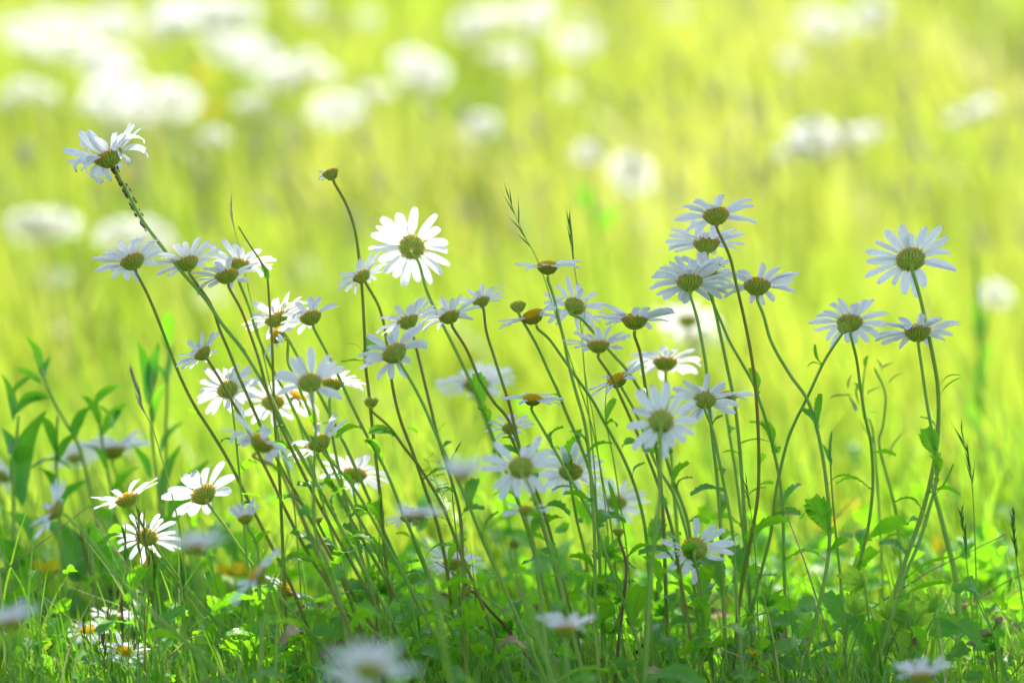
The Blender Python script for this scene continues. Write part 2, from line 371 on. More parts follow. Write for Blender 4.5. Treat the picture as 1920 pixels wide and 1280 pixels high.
# ------------------------------------------------------------------ leaves
def leaf_mesh(mb, A, B, W_, roll=0.0, sag=.15, teeth=7, fold=.25, shape='daisy', curl=0.0, rng=random, face=False):
    """leaf blade from A (attachment) to B (tip); W_ = half width"""
    ax = B-A; L_ = ax.length
    if L_ < 1e-5: return
    ax = ax/L_
    up = Vector((0,0,1)); side = ax.cross(up)
    if side.length < .15: side = Vector((1,0,0)) - ax*ax.x
    if face:
        side = ax.cross(Vector((0,1,0))); roll = (math.pi/2-roll)*(1 if ax.x > 0 else -1)
    side.normalize(); nv = side.cross(ax).normalized()
    if roll: rq = Quaternion(ax, roll); side = rq @ side; nv = rq @ nv
    N = max(10, teeth*3) if teeth else 12
    rows = []; p1 = rng.uniform(0,6)
    for i in range(N+1):
        s = i/N
        if shape == 'daisy': wv = W_*(.22 + .78*math.sin(math.pi*min(1, s*.94+.03))**.9 if s < .12 else max(.02, (.30+.70*smooth(.08,.55,s)))*(1 if s < .72 else math.sqrt(max(0,1-((s-.72)/.285)**2))))
        else: wv = W_*max(.015, math.sin(math.pi*(s**.8))**.85)
        if s < .1 and shape == 'daisy': wv *= 1.25
        tooth = 0
        if teeth:
            ph = (i % 3); tooth = (-.10, .14, .27)[ph] if 0 < i < N else 0
            if i % 3 == 0 and 0 < i < N: tooth = -.12
        c = A + ax*(L_*s) + nv*(sag*L_*math.sin(math.pi*s*.9)) - nv*(curl*L_*s**3)
        wob = .05*W_*math.sin(s*13+p1)
        row = []
        for x, ed in ((-1,1),(-.5,0),(0,0),(.5,0),(1,1)):
            ww = wv*(1+tooth*ed)*x
            row.append(c + side*ww + nv*(abs(x)*fold*wv + wob*(x*x)) + ax*(W_*.35*(tooth > .2)*ed))
        rows.append(row)
    mb.grid(rows)
# ------------------------------------------------------------------ a daisy plant
PL = {}
def head_matrix(theta, t, spin=0):
    th, tt = R_(theta), R_(t)
    d = RIGHT*math.cos(th) + UP*math.sin(th); X = RIGHT*math.sin(th) - UP*math.cos(th)
    Z = FWD*math.cos(tt) + d*math.sin(tt); Y = Z.cross(X)
    return Matrix((X, Y, Z)).transposed()
def stem_points(hc, n, px, y0, y1, scl):
    """stem from the head down the given photo pixels to the ground"""
    base = hc - n*(.0058*scl)
    pts = [base, base - n*(.0035*scl)]
    q = pts[1]-CAMP; dq = q.dot(FWD); bx, by = 960+q.dot(RIGHT)/dq/PXM, 640-q.dot(UP)/dq/PXM
    px = [a for i, a in enumerate(px) if i == len(px)-1 or (math.hypot(a[0]-bx, a[1]-by) > 16 and a[1] > by+8)]
    k = len(px)
    for i, (x, yy) in enumerate(px):
        f = (i+1)/(k+1)
        yv = pts[1].y + (y1-pts[1].y)*min(1, f*1.15)
        pts.append(P(x, yy, yv))
    last, prev = pts[-1], pts[-2]
    d = (last-prev); d.y = 0
    if d.z > -1e-4: d = Vector((0,0,-1))
    d = d/abs(d.z); g = ground(last.x, last.y)
    if last.z > g+.004:
        L_ = last.z-g+.004
        sx = max(-1.1, min(1.1, d.x))
        if L_ > .05: pts.append(last + Vector((sx*L_*.5, 0, -L_*.5)))
        pts.append(last + Vector((sx*L_*.85, 0, -L_)))
    return pts
def auto_leaves(root, path, rl, rng, count, mat, lo=.35, hi=.97, big=1.0, forb=None):
    n = len(path)
    for i in range(count):
        f = lo + (hi-lo)*((i+rng.random())/count)
        p = path[min(n-1, int(f*(n-1)))]
        a = rng.uniform(0, 2*math.pi); L_ = (.013+.022*((f-lo)/(hi-lo))**1.0)*rng.uniform(.7,1.3)*big
        el = rng.uniform(-.15, 1.0)
        d = Vector((math.cos(a)*math.cos(el), math.sin(a)*math.cos(el)*.7, math.sin(el)))
        mb = MB(); leaf_mesh(mb, p-rl, p-rl+d*L_, L_*rng.uniform(.12,.19), rng.uniform(-.9,.9), rng.uniform(.05,.3), 7, rng.uniform(.1,.5), curl=rng.uniform(0,.4), rng=rng)
        mb.build('leaf', mat, root)
def daisy(key, cx, cy, R, th, t, stem, label, y=0.0, yb=None, e=8, n=21, gaps=(), droop=.35, messy=0, sm='b', lv=5, sun=0, kind='daisy', group='daisies in the front clump', W=1.0, leaves=(), stem_r=1.0, lobig=1.0):
    seed = sum(ord(c)*(i+7) for i, c in enumerate(key)); rng = random.Random(seed)
    if yb is None: yb = y + rng.uniform(-.03, .05)
    scl = R*mpp(y)/.0262
    hc = P(cx, cy, y); Rm = head_matrix(th, t); nrm = Rm @ Vector((0,0,1))
    pts = stem_points(hc, nrm, stem, y, yb, scl)
    path = catmull(pts, 7)
    rl = Vector((pts[-1].x, pts[-1].y, ground(pts[-1].x, pts[-1].y)))
    root = empty('daisy' if kind != 'bud' else 'daisy_bud', rl, label, 'daisy' if kind != 'bud' else 'daisy bud', group)
    mb = MB(); N = len(path)
    r0 = .00106*stem_r*max(.85, min(1.15, scl))
    mb.tube([p-rl for p in path], [r0*(1.25 if i < 2 else 1.0)*(.92+.35*i/N) for i in range(N)], 10, ridge=.09)
    mb.build('stem', M['stem_'+sm], root)
    M4 = Rm.to_4x4()
    org = hc - nrm*(.0035*scl)
    def put(me, nm, s=scl, zs=1.0):
        o = link(nm, me, root); o.location = org - rl
        o.rotation_mode = 'QUATERNION'; o.rotation_quaternion = Rm.to_quaternion() @ Quaternion((0,0,1), rng.uniform(0, 6.28)) if nm != 'petals' else Rm.to_quaternion()
        o.scale = (s*.9, s*.9, s*zs) if nm in ('bract_cup','flower_disc') else (s, s, s*zs); return o
    if kind == 'daisy':
        put(CUPS[seed % 3], 'bract_cup'); put(DISCS[seed % 3], 'flower_disc')
        put(petals_mesh(seed, n, .0222, .0028*W, e+3, droop, gaps, messy), 'petals')
    elif kind == 'withered':
        put(CUPS[seed % 3], 'bract_cup', scl*.95, 1.35); o = put(FLATD, 'flower_disc', scl*.9, 1.3)
        if n: put(petals_mesh(seed, n, .0085, .0018, 55, .8, gaps, .7), 'petals')
    elif kind == 'dead':
        put(CUPS[seed % 3], 'bract_cup'); me = FLATD.copy(); me.materials[0] = M['brown']; put(me, 'flower_disc')
    elif kind == 'bud':
        put(CUPS[seed % 3], 'bract_cup', scl, 1.25)
        mb2 = MB(); b0 = random.Random(seed)
        for k in range(16):
            a = 2*math.pi*k/16; rad = Vector((math.cos(a), math.sin(a), 0))
            rows = []
            for i in range(5):
                s = i/4; rr = .0088*math.cos(s*1.25)+.0002; z = .0068+.0042*math.sin(s*1.3)
                sd_ = Vector((-math.sin(a), math.cos(a), 0))*(.0018*(1-s*.85))
                rows.append([rad*rr+Vector((0,0,z))-sd_, rad*(rr+.0003)+Vector((0,0,z+.0002)), rad*rr+Vector((0,0,z))+sd_])
            mb2.grid(rows, lambda u, v: (.3+.5*v, v))
        put(mb2.mesh('bud_tip', [M['bract']]), 'bud_tip')
    for (x0, y0, x1, y1, wpx, *rest) in leaves:
        roll = rest[0] if rest else 0; sag = rest[1] if len(rest) > 1 else .1; dep = rest[2] if len(rest) > 2 else 0
        # attach to the nearest path point
        a0 = P(x0, y0, y); bp = min(path, key=lambda p: (p.x-a0.x)**2 + (p.z-a0.z)**2)
        B = P(x1, y1, bp.y + dep)
        mb = MB(); leaf_mesh(mb, bp-rl, B-rl, wpx*mpp(y)/2, roll, sag, 8, .25, curl=rest[3] if len(rest) > 3 else 0, rng=rng, face=True); mb.build('leaf', M['leaf'], root)
    lowlim = next((i for i, p in enumerate(path) if p.z < .19), N-1)/max(1, N-1)
    if lv: auto_leaves(root, path, rl, rng, lv, M['leaf'], max(.25, lowlim), .98, lobig)
    if sun:
        u, v = suv(hc); SUNNY.append((u, v, sun))
    PL[key] = (hc, Rm, scl, path); return root
ST = 'white daisy seen from behind, '
# ------------------------------------------------------------------ the daisies of the front clump
SH = .035
daisy('a1', 207,300, 78, 118, 78, [(216,320),(240,362),(264,408),(298,455),(340,508),(385,560),(415,605),(455,655),(490,712),(515,760),(545,820),(590,900),(640,990),(700,1100)],
  'shrivelled daisy with curled twisted petals, tallest at the upper left, aphids on its stem', e=24, n=26, droop=.35, messy=.62, sm='g', stem_r=.98, y=.0)
daisy('a2', 250,494, 66, 112, 66, [(262,522),(277,552),(297,600),(320,660),(340,710),(365,760),(398,812),(430,866),(462,930),(500,1005),(545,1095),(575,1170),(612,1248)],
  'leftmost daisy below the shrivelled one, facing up and away, blue-white petals', e=16, gaps=((-30,5),), leaves=((380,790,352,772,16,.5,.2),))
daisy('a3', 352,497, 62, 108, 68, [(366,520),(395,570),(412,618),(430,660),(447,703),(466,746),(490,800),(530,880),(575,960),(630,1060),(690,1160)],
  'daisy whose head overlaps the aphid-covered stem, right of the leftmost one', e=14, n=18, gaps=((250,290),), y=-.005)
daisy('a5', 450,500, 62, 78, 70, [(456,530),(467,575),(480,620),(496,660),(515,700),(535,735),(556,778),(582,830),(620,900),(665,985),(720,1080),(770,1170)],
  'daisy behind its neighbour at upper left, petals reaching right past a dark grass stalk', e=18, n=20, y=.03, sm='g')
daisy('a4', 426,521, 62, 104, 70, [(435,538),(452,580),(469,625),(485,672),(500,728),(517,775),(548,845),(590,930),(640,1020),(690,1110)],
  'daisy in front of the pair beside the dark grass stalk, petals swept left', e=10, n=19, gaps=((10,60),), y=-.01)
daisy('a6', 382,665, 48, 130, 66, [(392,682),(413,712),(440,760),(458,792),(480,840),(512,905),(540,965),(580,1040),(640,1130),(690,1215)],
  'small daisy alone at left, facing up left with neat short petals', e=14, n=20, W=.9, gaps=((-50,-5),))
daisy('a7', 428,733, 56, 118, 38, [(436,755),(440,800),(447,870),(455,950),(462,1040)],
  'pinkish white daisy crossed by two stems, below the small left daisy', y=.02, sm='g', e=5, n=20, W=.95, sun=0, stem_r=.7)
daisy('a8', 521,601, 66, 116, 72, [(546,645),(562,675),(580,705),(610,760),(650,840),(690,930),(740,1040)],
  'daisy behind the dark grass stalk, tilted left with a long row of petals', y=.04, e=12, n=24, sm='g')
daisy('a10', 524,630, 52, 150, 96, [(528,646),(540,678),(552,706),(575,760),(605,830),(640,910),(700,1020),(740,1110)],
  'daisy turned left showing its yellow disc, just under the tilted one by the grass stalk', y=.01, e=-5, n=14, gaps=((100,180),(-30,40)), droop=.6, sm='g')
daisy('a9', 584,599, 58, 108, 66, [(591,620),(607,650),(624,682),(638,712),(660,760),(690,820),(725,885),(755,960),(790,1040),(830,1140)],
  'daisy with one petal standing straight up and one curling right, above the brownish big head', e=12, n=15, gaps=((285,340),), y=-.01, droop=.55, sm='g')
daisy('a13', 512,758, 62, 95, 50, [(516,790),(530,850),(560,950),(600,1050)],
  'brilliant sunlit white daisy behind crossing stems, left of the yellow disc', y=.11, sun=.05, e=5, n=20, sm='g', lv=2)
daisy('a13b', 556,748, 52, 60, 100, [(560,790),(580,860),(610,960)],
  'sunlit daisy half hidden behind the brownish big head, a bit of yellow disc showing', y=.09, sun=.05, e=-5, n=16, sm='g', lv=2)
daisy('a12', 622,722, 62, 82, 74, [(618,760),(622,810),(640,900),(665,1000),(700,1120)],
  'daisy with petals pointing right, hidden behind the brownish big head', y=.05, e=16, n=18, gaps=((120,260),), sm='g')
daisy('a11', 582,722, 64, 100, 46, [(589,752),(592,800),(590,860),(588,920),(592,1000),(615,1060),(640,1130),(650,1200)],
  'slightly blurred daisy with a big brownish head and torn petals, pale stem straight down', y=-0.144, e=22, n=15, gaps=((200,262),(-40,-15)), droop=.5, messy=.12, sm='g', stem_r=1.1, W=1.15)
daisy('a14', 488,835, 70, 62, 78, [(500,852),(520,878),(545,925),(575,990),(610,1075),(650,1170)],
  'blurred daisy with one broad petal up and drooping petals left, behind it bright petals', y=-0.156, e=4, n=13, gaps=((100,135),(320,360)), droop=.75, messy=.2, sm='b', W=1.25)
daisy('a15', 601,835, 60, 118, 58, [(612,850),(634,878),(662,912),(692,960),(725,1020),(770,1100),(815,1190)],
  'daisy with four narrow petals raised like fingers above the bright white one', e=22, n=17, gaps=((55,75),(100,125),(255,330)), y=-.02, sm='g', lv=5)
daisy('a16', 665,893, 64, 82, 60, [(668,925),(675,980),(690,1050)],
  'white daisy with a golden-rimmed head behind the crossing stems, left of centre', y=.10, sun=.03, e=6, n=19, sm='g', lv=2)
daisy('a17', 384,931, 68, 122, 52, [(398,948),(425,990),(452,1030),(480,1066),(520,1112),(560,1160)],
  'sunlit daisy with broad glowing petals, rightmost of three bright ones at lower left', y=.02, sun=.055, e=14, n=14, sm='g', W=1.2, gaps=((265,300),), lv=3)
daisy('a18', 240,940, 62, 115, 78, [(251,958),(270,988),(300,1035),(330,1076),(348,1098),(400,1158),(445,1192)],
  'sunlit daisy with petals in two separate sprays, highest of the bright ones at lower left', y=.02, sun=.055, e=18, n=15, gaps=((68,98),(300,330)), sm='g', lv=0, W=.95)
daisy('a19', 276,1011, 58, 92, 42, [(290,1030),(315,1068),(345,1110),(380,1160)],
  'daisy with thin spread petals below the two-spray one, grass spikes before it', y=.03, sun=.03, e=8, n=18, sm='g', W=.85, lv=2)
daisy('a20', 107,958, 62, 152, 84, [(125,975),(165,1008),(205,1060),(248,1112),(300,1160)],
  'blurred bluish daisy at the left edge turned sideways, petals in a slanting line', y=-0.192, e=10, n=16, sm='g', droop=.1)
daisy('a21', 461,975, 40, 105, 72, [(470,992),(481,1020),(486,1070),(488,1150)],
  'small half-open daisy with upright petals, near the lower left leaves', y=-.10, e=55, n=17, sm='g')
daisy('a22', 367,1032, 56, 92, 76, [(370,1060),(374,1120),(378,1210)],
  'very blurred pale daisy with a dark head, in front of the lower left grass', y=-.47, e=32, n=20, sm='g', lv=1)
daisy('a23', 486,1082, 66, 140, 92, [(500,1100),(498,1150),(490,1220)],
  'blurred daisy hanging sideways with orange centre, over a toothed leaf at lower left', y=-0.240, e=4, n=15, sm='g', lv=2, droop=.4)
daisy('a24', 534,1108, 52, 60, 90, [(540,1130),(548,1190)],
  'small sunlit daisy with three long petals, right of the blurred sideways one', y=.06, sun=.04, e=5, n=9, sm='g', lv=1, W=.8)
daisy('a25', 18,1172, 60, 95, 78, [(22,1200),(24,1250)],
  'very blurred bluish daisy cut by the left edge near the bottom', y=-.50, e=45, n=17, sm='g', lv=1)
daisy('a26', 165,1186, 46, 90, 112, [(168,1215),(170,1250)],
  'pinkish daisy low in the grass, left one of the two behind the grass spikes', y=.09, sun=.06, e=0, n=18, sm='g', lv=0)
daisy('a26b', 213,1160, 44, 85, 75, [(213,1190),(215,1240)],
  'pinkish daisy low in the grass with upright petals, right one behind the grass spikes', y=.12, sun=.06, e=10, n=18, sm='g', lv=0)
daisy('a27', 232,1225, 48, 80, 115, [(232,1245)],
  'crisp sunlit daisy low in the grass facing the viewer, lowest at left', y=.01, sun=.06, e=8, n=16, sm='g', lv=0)
daisy('a28', 8,1215, 46, 90, 110, [(8,1240)],
  'sunlit daisy cut by the left edge beside a jagged lime leaf', y=.05, sun=.05, e=5, n=14, sm='g', lv=0)
daisy('a29', 692,1262, 84, 92, 58, [(694,1278)],
  'large very blurred daisy at the bottom edge, left of centre', y=-.68, e=12, n=20, sm='g', lv=0)
daisy('a30', 1060,1184, 58, 92, 76, [(1062,1210),(1064,1260)],
  'blurred daisy with fanned petals low at the centre', y=-.29, e=32, n=19, sm='g', lv=2)
daisy('a31', 1727,1272, 58, 92, 74, [(1728,1279)],
  'blurred daisy at the bottom edge, far right', y=-.31, e=34, n=15, sm='g', lv=0)
daisy('a32', 867,897, 50, 88, 80, [(885,918),(905,955),(935,1010),(970,1080),(1000,1160)],
  'very blurred greenish white daisy with cupped petals before the central stems', y=-.52, e=48, n=18, sm='g', lv=1, leaves=((915,955,870,1010,22),))
daisy('a33', 785,972, 48, 90, 84, [(792,990),(802,1040),(815,1110),(830,1200)],
  'blurred flat pale daisy head left of the cupped greenish one', y=-.36, e=26, n=20, sm='g', lv=1)
daisy('a33b', 765,972, 40, 100, 62, [(772,990),(790,1050),(830,1140)],
  'small daisy with a few thin petals behind the blurred flat head', y=.05, e=5, n=12, sm='g', lv=2, gaps=((100,170),))
daisy('a35', 766,606, 58, 112, 70, [(778,642),(786,675),(797,720),(808,765),(820,815),(840,880),(862,960),(868,1050),(870,1140)],
  'daisy with reddish brown head partly hidden by the larger one before it', y=-.04, e=16, n=17, gaps=((290,330),), sm='b')
daisy('a34', 742,666, 68, 122, 52, [(757,690),(775,722),(792,755),(812,800),(838,860),(872,930),(905,1010),(945,1100),(985,1190)],
  'large daisy with drooping lower petals beside two green leaves on a brown stem', y=-.07, e=14, n=16, gaps=((285,320),), droop=.65, sm='g', messy=.08, W=1.1)
daisy('a36', 680,521, 50, 122, 66, [(692,537),(707,567),(716,592),(722,620),(730,680),(738,735),(752,790),(775,850),(795,910),(822,990),(840,1080),(850,1180)],
  'daisy crossing the tall brown stem, lower left of the sunlit daisy', e=12, n=19, y=-.01, W=.92)
daisy('a37', 772,465, 70, 88, 22, [(785,492),(795,528),(806,560),(830,608),(862,672),(884,720),(902,762),(920,810),(948,880),(975,950),(1000,1030),(1025,1120)],
  'brilliant sunlit white daisy seen squarely from behind against the lime meadow', y=.06, sun=.06, e=4, n=19, gaps=((68,82),(335,350)), sm='g', W=1.15, messy=.03,
  leaves=((912,762,893,700,26,1.2,.05),))
daisy('a39', 903,568, 46, 106, 68, [(900,585),(912,622),(926,668),(940,712),(956,762),(972,830),(1000,930),(1030,1030),(1055,1130)],
  'daisy of a touching pair at centre, right one, a speck on its head', y=.02, e=14, n=16, gaps=((190,250),))
daisy('a38', 844,597, 56, 108, 70, [(854,618),(875,655),(898,708),(925,752),(955,790),(985,870),(1020,960),(1045,1050),(1070,1150)],
  'daisy of a touching pair at centre, left one, below the sunlit daisy', y=-.01, e=16, n=19)
daisy('a40', 622,330, 46, 112, 78, [(632,350),(650,385),(665,430),(674,490),(680,560),(684,640),(686,690),(692,740),(698,800),(706,870),(715,950),(722,1040),(735,1140),(745,1230)],
  'withered daisy head with hardly any petals on a tall curved brown stem', kind='withered', n=9, gaps=((-60,60),), sm='b', lv=2,
  leaves=((692,662,700,628,20,1.3,.05),(688,680,640,680,17,.2,.05),(684,672,645,650,5,.2,.3)))
daisy('a41', 972,578, 42, 98, 60, [(982,602),(1005,645),(1030,700),(1046,734),(1062,775),(1087,832),(1110,900),(1120,980),(1125,1080),(1130,1190)],
  'closed green bud beside the yellow side-facing daisy near the centre', kind='bud', group='daisy buds', sm='g',
  leaves=((1056,755,1035,742,14,.3,.3),))
daisy('a42', 1027,505, 60, 92, 92, [(1032,525),(1039,560),(1048,600),(1058,640),(1066,682),(1080,735),(1096,792),(1104,850),(1110,930),(1115,1010),(1116,1100),(1118,1200)],
  'daisy with a domed yellow top and few drooping petals under the dark grass head', e=8, n=14, droop=.7, sm='g', y=-.005, gaps=((45,60),(225,250)), W=.95)
daisy('a43', 1076,577, 56, 62, 42, [(1090,598),(1115,625),(1145,660),(1180,700),(1215,760),(1240,830),(1262,900),(1290,980),(1300,1080)],
  'daisy with pointed petals fanned upward, its stem leaving to the lower right', y=.03, e=8, n=17, sm='g', W=.85, gaps=((170,190),(262,285)))
daisy('a44', 1001,597, 62, 112, 96, [(1012,610),(1030,636),(1056,672),(1087,716),(1112,752),(1135,795),(1165,850),(1190,910),(1208,980),(1216,1060),(1220,1160)],
  'tilted daisy with its yellow disc showing left, right of the closed green bud', y=.0, e=6, n=15, gaps=((75,120),(270,330)), droop=.35, sm='g',
  leaves=((1140,792,1155,748,18,.8,.1),))
daisy('a45', 1190,606, 70, 90, 80, [(1195,625),(1200,660),(1207,705),(1214,748),(1222,790),(1232,850),(1240,920),(1245,1000),(1248,1090)],
  'large daisy with two patches of yellow disc peeking out, a water drop on its stem', y=.0, e=16, n=21, sm='b', gaps=((95,110),), W=1.05)
daisy('a46', 1122,652, 58, 92, 74, [(1131,670),(1146,706),(1166,748),(1186,792),(1212,850),(1235,910),(1260,990),(1275,1080)],
  'slightly blurred daisy before the large yellow-patched one, lower left of it', y=-.07, e=18, n=17, sm='b')
daisy('a47', 1160,716, 58, 118, 98, [(1168,735),(1187,765),(1207,810),(1230,870),(1265,930),(1290,1010),(1310,1110)],
  'daisy edge-on with a yellow disc on its left, crossed by a stem at centre right', y=.02, e=4, n=14, sm='g', droop=.2, gaps=((75,105),(262,290)), W=.8)
daisy('a48', 1248,684, 66, 90, 68, [(1248,705),(1250,745),(1256,820),(1262,900)],
  'pinkish white blurry daisy with golden head and two dark specks, behind the clump', y=.13, sun=.03, e=6, n=20, sm='g', lv=2, W=1.1)
daisy('a51', 1362,748, 58, 88, 88, [(1364,775),(1370,830),(1380,890),(1390,970)],
  'daisy showing a strip of yellow disc, directly behind the right-hand middle pair', y=.10, e=8, n=15, sm='g', lv=2, gaps=((230,310),))
daisy('a50', 1322,754, 60, 88, 48, [(1328,772),(1337,808),(1348,860),(1362,930),(1374,1000),(1380,1090),(1385,1180)],
  'daisy with rounded petals at middle right, right of the blurred radial one', y=-.03, e=8, n=16, sm='g', W=1.1, gaps=((190,215),))
daisy('a49', 1240,792, 66, 80, 20, [(1238,830),(1238,880),(1236,940),(1228,1010),(1220,1090),(1215,1180)],
  'blurred daisy seen squarely from behind with long soft petals, middle right', y=-0.168, e=6, n=15, sm='g', stem_r=1.2, W=1.1, gaps=((165,190),), lv=3)
daisy('a55', 1326,516, 58, 78, 66, [(1332,556),(1350,598),(1368,640),(1392,682),(1412,718),(1422,745),(1440,800),(1452,850),(1462,900),(1468,960),(1470,1050)],
  'daisy between two others in the right-hand stack with a black beetle on a petal', y=.02, e=10, n=20, sm='g', leaves=((1418,745,1408,695,20,.9,.1),(1448,830,1385,838,22,.1,.15),(1450,850,1428,790,30,.5,.1)))
daisy('a53', 1325,462, 72, 92, 70, [(1332,540),(1345,600),(1362,680),(1378,760),(1388,850),(1395,950),(1402,1060)],
  'daisy second from the top of the right-hand stack, wide flat petals', y=.035, e=6, n=22, sm='g')
daisy('a54', 1293,533, 70, 92, 58, [(1299,552),(1306,592),(1316,640),(1324,688),(1328,740),(1335,810),(1345,900),(1352,1000),(1356,1100)],
  'lowest left daisy of the right-hand stack, full ring of petals', y=-.01, e=6, n=24, sm='g')
daisy('a52', 1343,409, 70, 94, 60, [(1352,428),(1368,480),(1380,530),(1394,590),(1407,655),(1416,720),(1421,790),(1423,860),(1421,930),(1410,1000),(1396,1070),(1384,1150),(1378,1230)],
  'topmost daisy of the right-hand stack with two petals raised together', y=-.02, e=8, n=18, gaps=((40,70),(108,118),(275,320)), sm='b', leaves=((1415,730,1405,690,16,.8,.1),))
daisy('a56', 1420,541, 72, 90, 64, [(1423,560),(1432,592),(1447,642),(1480,700),(1510,742),(1526,782),(1540,840),(1549,900),(1556,980),(1551,1060),(1532,1150),(1508,1240)],
  'daisy right of the stack with a long S-curved stem', y=.0, e=7, n=18, gaps=((100,118),(278,300)), sm='g', leaves=((1526,800,1540,738,17,.9,.05),(1552,995,1520,935,46,.9,.0),(1553,1035,1590,1012,26,.6,.1)), lv=5)
daisy('a57', 1594,609, 68, 90, 56, [(1599,630),(1606,672),(1613,722),(1622,780),(1633,830),(1637,900),(1631,970),(1616,1040),(1600,1095),(1590,1170)],
  'daisy with a small green bud in front of its head, second group from the right', y=.01, e=7, n=20, sm='g', leaves=((1632,925,1567,915,20,.3,.3),(1626,1020,1700,978,34,.9,.1),(1621,782,1645,778,4,.2,.3)), lv=4)
daisy('a58', 1581,618, 34, 70, 40, [(1575,634),(1546,676),(1515,742),(1490,792),(1474,835),(1455,920),(1445,1000),(1425,1080)],
  'small bud with a pale tip in front of the daisy at the right', kind='bud', group='daisy buds', y=-.015, sm='g', leaves=((1542,680,1530,645,9,.6,-.2),(1542,684,1515,690,9,.3,.3)), lv=2)
daisy('a59', 1708,491, 78, 92, 40, [(1714,512),(1725,555),(1736,605),(1748,660),(1758,720),(1760,780),(1756,840),(1745,900),(1728,965),(1705,1030),(1682,1098)],
  'highest daisy at the right, open full ring of petals', y=.0, e=3, n=19, sm='g', stem_r=1.1, gaps=((203,213),(300,320)), leaves=((1757,725,1803,707,9,.3,.25,0),(1757,745,1803,710,5,.6,.15,0)))
daisy('a60', 1721,628, 70, 92, 66, [(1724,655),(1730,700),(1738,755),(1748,810),(1756,860),(1755,905),(1742,955),(1722,1020),(1700,1070),(1688,1110)],
  'daisy just under the highest one at the right, flatter petals', y=-.015, e=9, n=20, sm='g', gaps=((290,305),), leaves=((1748,860,1735,803,30,1.2,0),(1757,930,1786,868,11,.5,-.1),(1738,975,1672,952,22,.2,.4),(1715,1025,1655,1022,26,.2,.35),(1700,1085,1780,1048,18,.4,.1),(1690,1115,1782,1096,24,.4,.1)), lv=2)
daisy('a61', 998,752, 52, 88, 100, [(1001,772),(1022,812),(1050,862),(1080,915),(1115,980),(1140,1050)],
  'daisy with a glossy yellow dome and a petal hanging over its front', y=.0, e=4, n=13, droop=.45, sm='g', gaps=((75,110),), W=1.1)
daisy('a62', 956,806, 42, 95, 56, [(965,830),(985,880),(1010,960),(1040,1060)],
  'small daisy with stems crossing its head, under the glossy yellow dome one', y=.05, e=12, n=16, sm='b', W=.8)
daisy('a64', 1070,888, 64, 88, 46, [(1072,918),(1082,975),(1098,1045),(1105,1130)],
  'white daisy with golden-rimmed head crossed by two stems, right of the blurred one', y=.08, e=6, n=18, sm='g', lv=3, leaves=((1105,868,1035,842,22,.2,.3),(1108,855,1085,820,26,.8,.2)))
daisy('a63', 977,879, 66, 95, 26, [(990,905),(1005,940),(1025,1000),(1048,1080),(1070,1170)],
  'blurred daisy with wide-set petals, low in the middle of the clump', y=-0.168, e=6, n=14, sm='g', W=1.15, gaps=((110,130),(330,350)))
daisy('a65', 987,960, 42, 90, 62, [(994,980),(1003,1030),(1012,1110)],
  'small blurred daisy with a tuft of yellow, under the wide-set one', y=-0.144, e=6, n=11, sm='g', gaps=((30,130),), lv=2)
daisy('a66', 1302,1032, 68, 82, 24, [(1308,1055),(1315,1105),(1318,1180),(1312,1262)],
  'lowest clear daisy at the right, large gaps between its petals', y=-.055, e=8, n=15, sm='g', gaps=((100,118),(130,165),(295,325)), W=1.0, lv=5, lobig=1.2)
daisy('a67', 696,757, 40, 95, 70, [(706,772),(730,800),(758,838),(790,880),(830,950),(870,1050)],
  'slightly blurred round bud on the brown stem left of centre', kind='bud', group='daisy buds', y=-.05, sm='b', lv=2)
daisy('a68', 1160,999, 32, 92, 70, [(1170,1015),(1174,1060),(1168,1130),(1160,1200),(1155,1262)],
  'low green bud on a reddish hairy stem near the bottom centre', kind='bud', group='daisy buds', y=-.01, sm='r', lv=3)
daisy('a69', 597,976, 24, 100, 80, [(604,992),(625,1040),(650,1110)],
  'tiny dark bud among leaves at lower left centre', kind='bud', group='daisy buds', y=.02, sm='b', lv=2)
daisy('a70', 962,1022, 32, 70, 90, [(950,1045),(975,1110),(1005,1190)],
  'blurred reddish brown withered head low in the centre', kind='dead', n=0, y=-.25, sm='g', lv=1)
daisy('a72', 876,1106, 42, 160, 88, [(895,1118),(925,1150),(960,1190)],
  'dead brown daisy head turned left, low left of centre', kind='dead', n=0, y=.0, sm='r', lv=2)
# blurred daisies a little way behind the clump
daisy('b1', 893,726, 72, 95, 66, [(905,770),(930,860),(950,960)], 'soft pale daisy out of focus behind the hanging toothed leaf', y=.34, e=10, n=22, sm='g', lv=1, group='blurred daisies just behind the clump')
daisy('b2', 210,850, 70, 95, 80, [(222,880),(240,950),(262,1040)], 'out-of-focus daisy with reddish centre among lance leaves at the left', y=.30, e=18, n=22, sm='g', lv=1, sun=.0, group='blurred daisies just behind the clump')
daisy('b3', 140,862, 44, 100, 60, [(146,900),(160,980)], 'small out-of-focus white daisy left of the reddish-centred one', y=.45, e=10, n=18, sm='g', lv=0, group='blurred daisies just behind the clump')
daisy('b4', 1155,945, 56, 80, 50, [(1160,980),(1166,1040)], 'out-of-focus pale daisy low behind the centre stems', y=.24, e=8, n=18, sm='g', lv=0, group='blurred daisies just behind the clump')
daisy('b5', 1290,605, 60, 90, 60, [(1300,660),(1312,760),(1325,880)], 'out-of-focus daisy behind the stem right of the yellow-patched one', y=.75, e=8, n=18, sm='g', lv=0, group='blurred daisies just behind the clump')
daisy('b6', 850,1060, 52, 90, 60, [(856,1100),(860,1160)], 'pale daisy glimpsed between stems low left of centre', y=.12, e=8, n=16, sm='g', lv=0, group='blurred daisies just behind the clump')
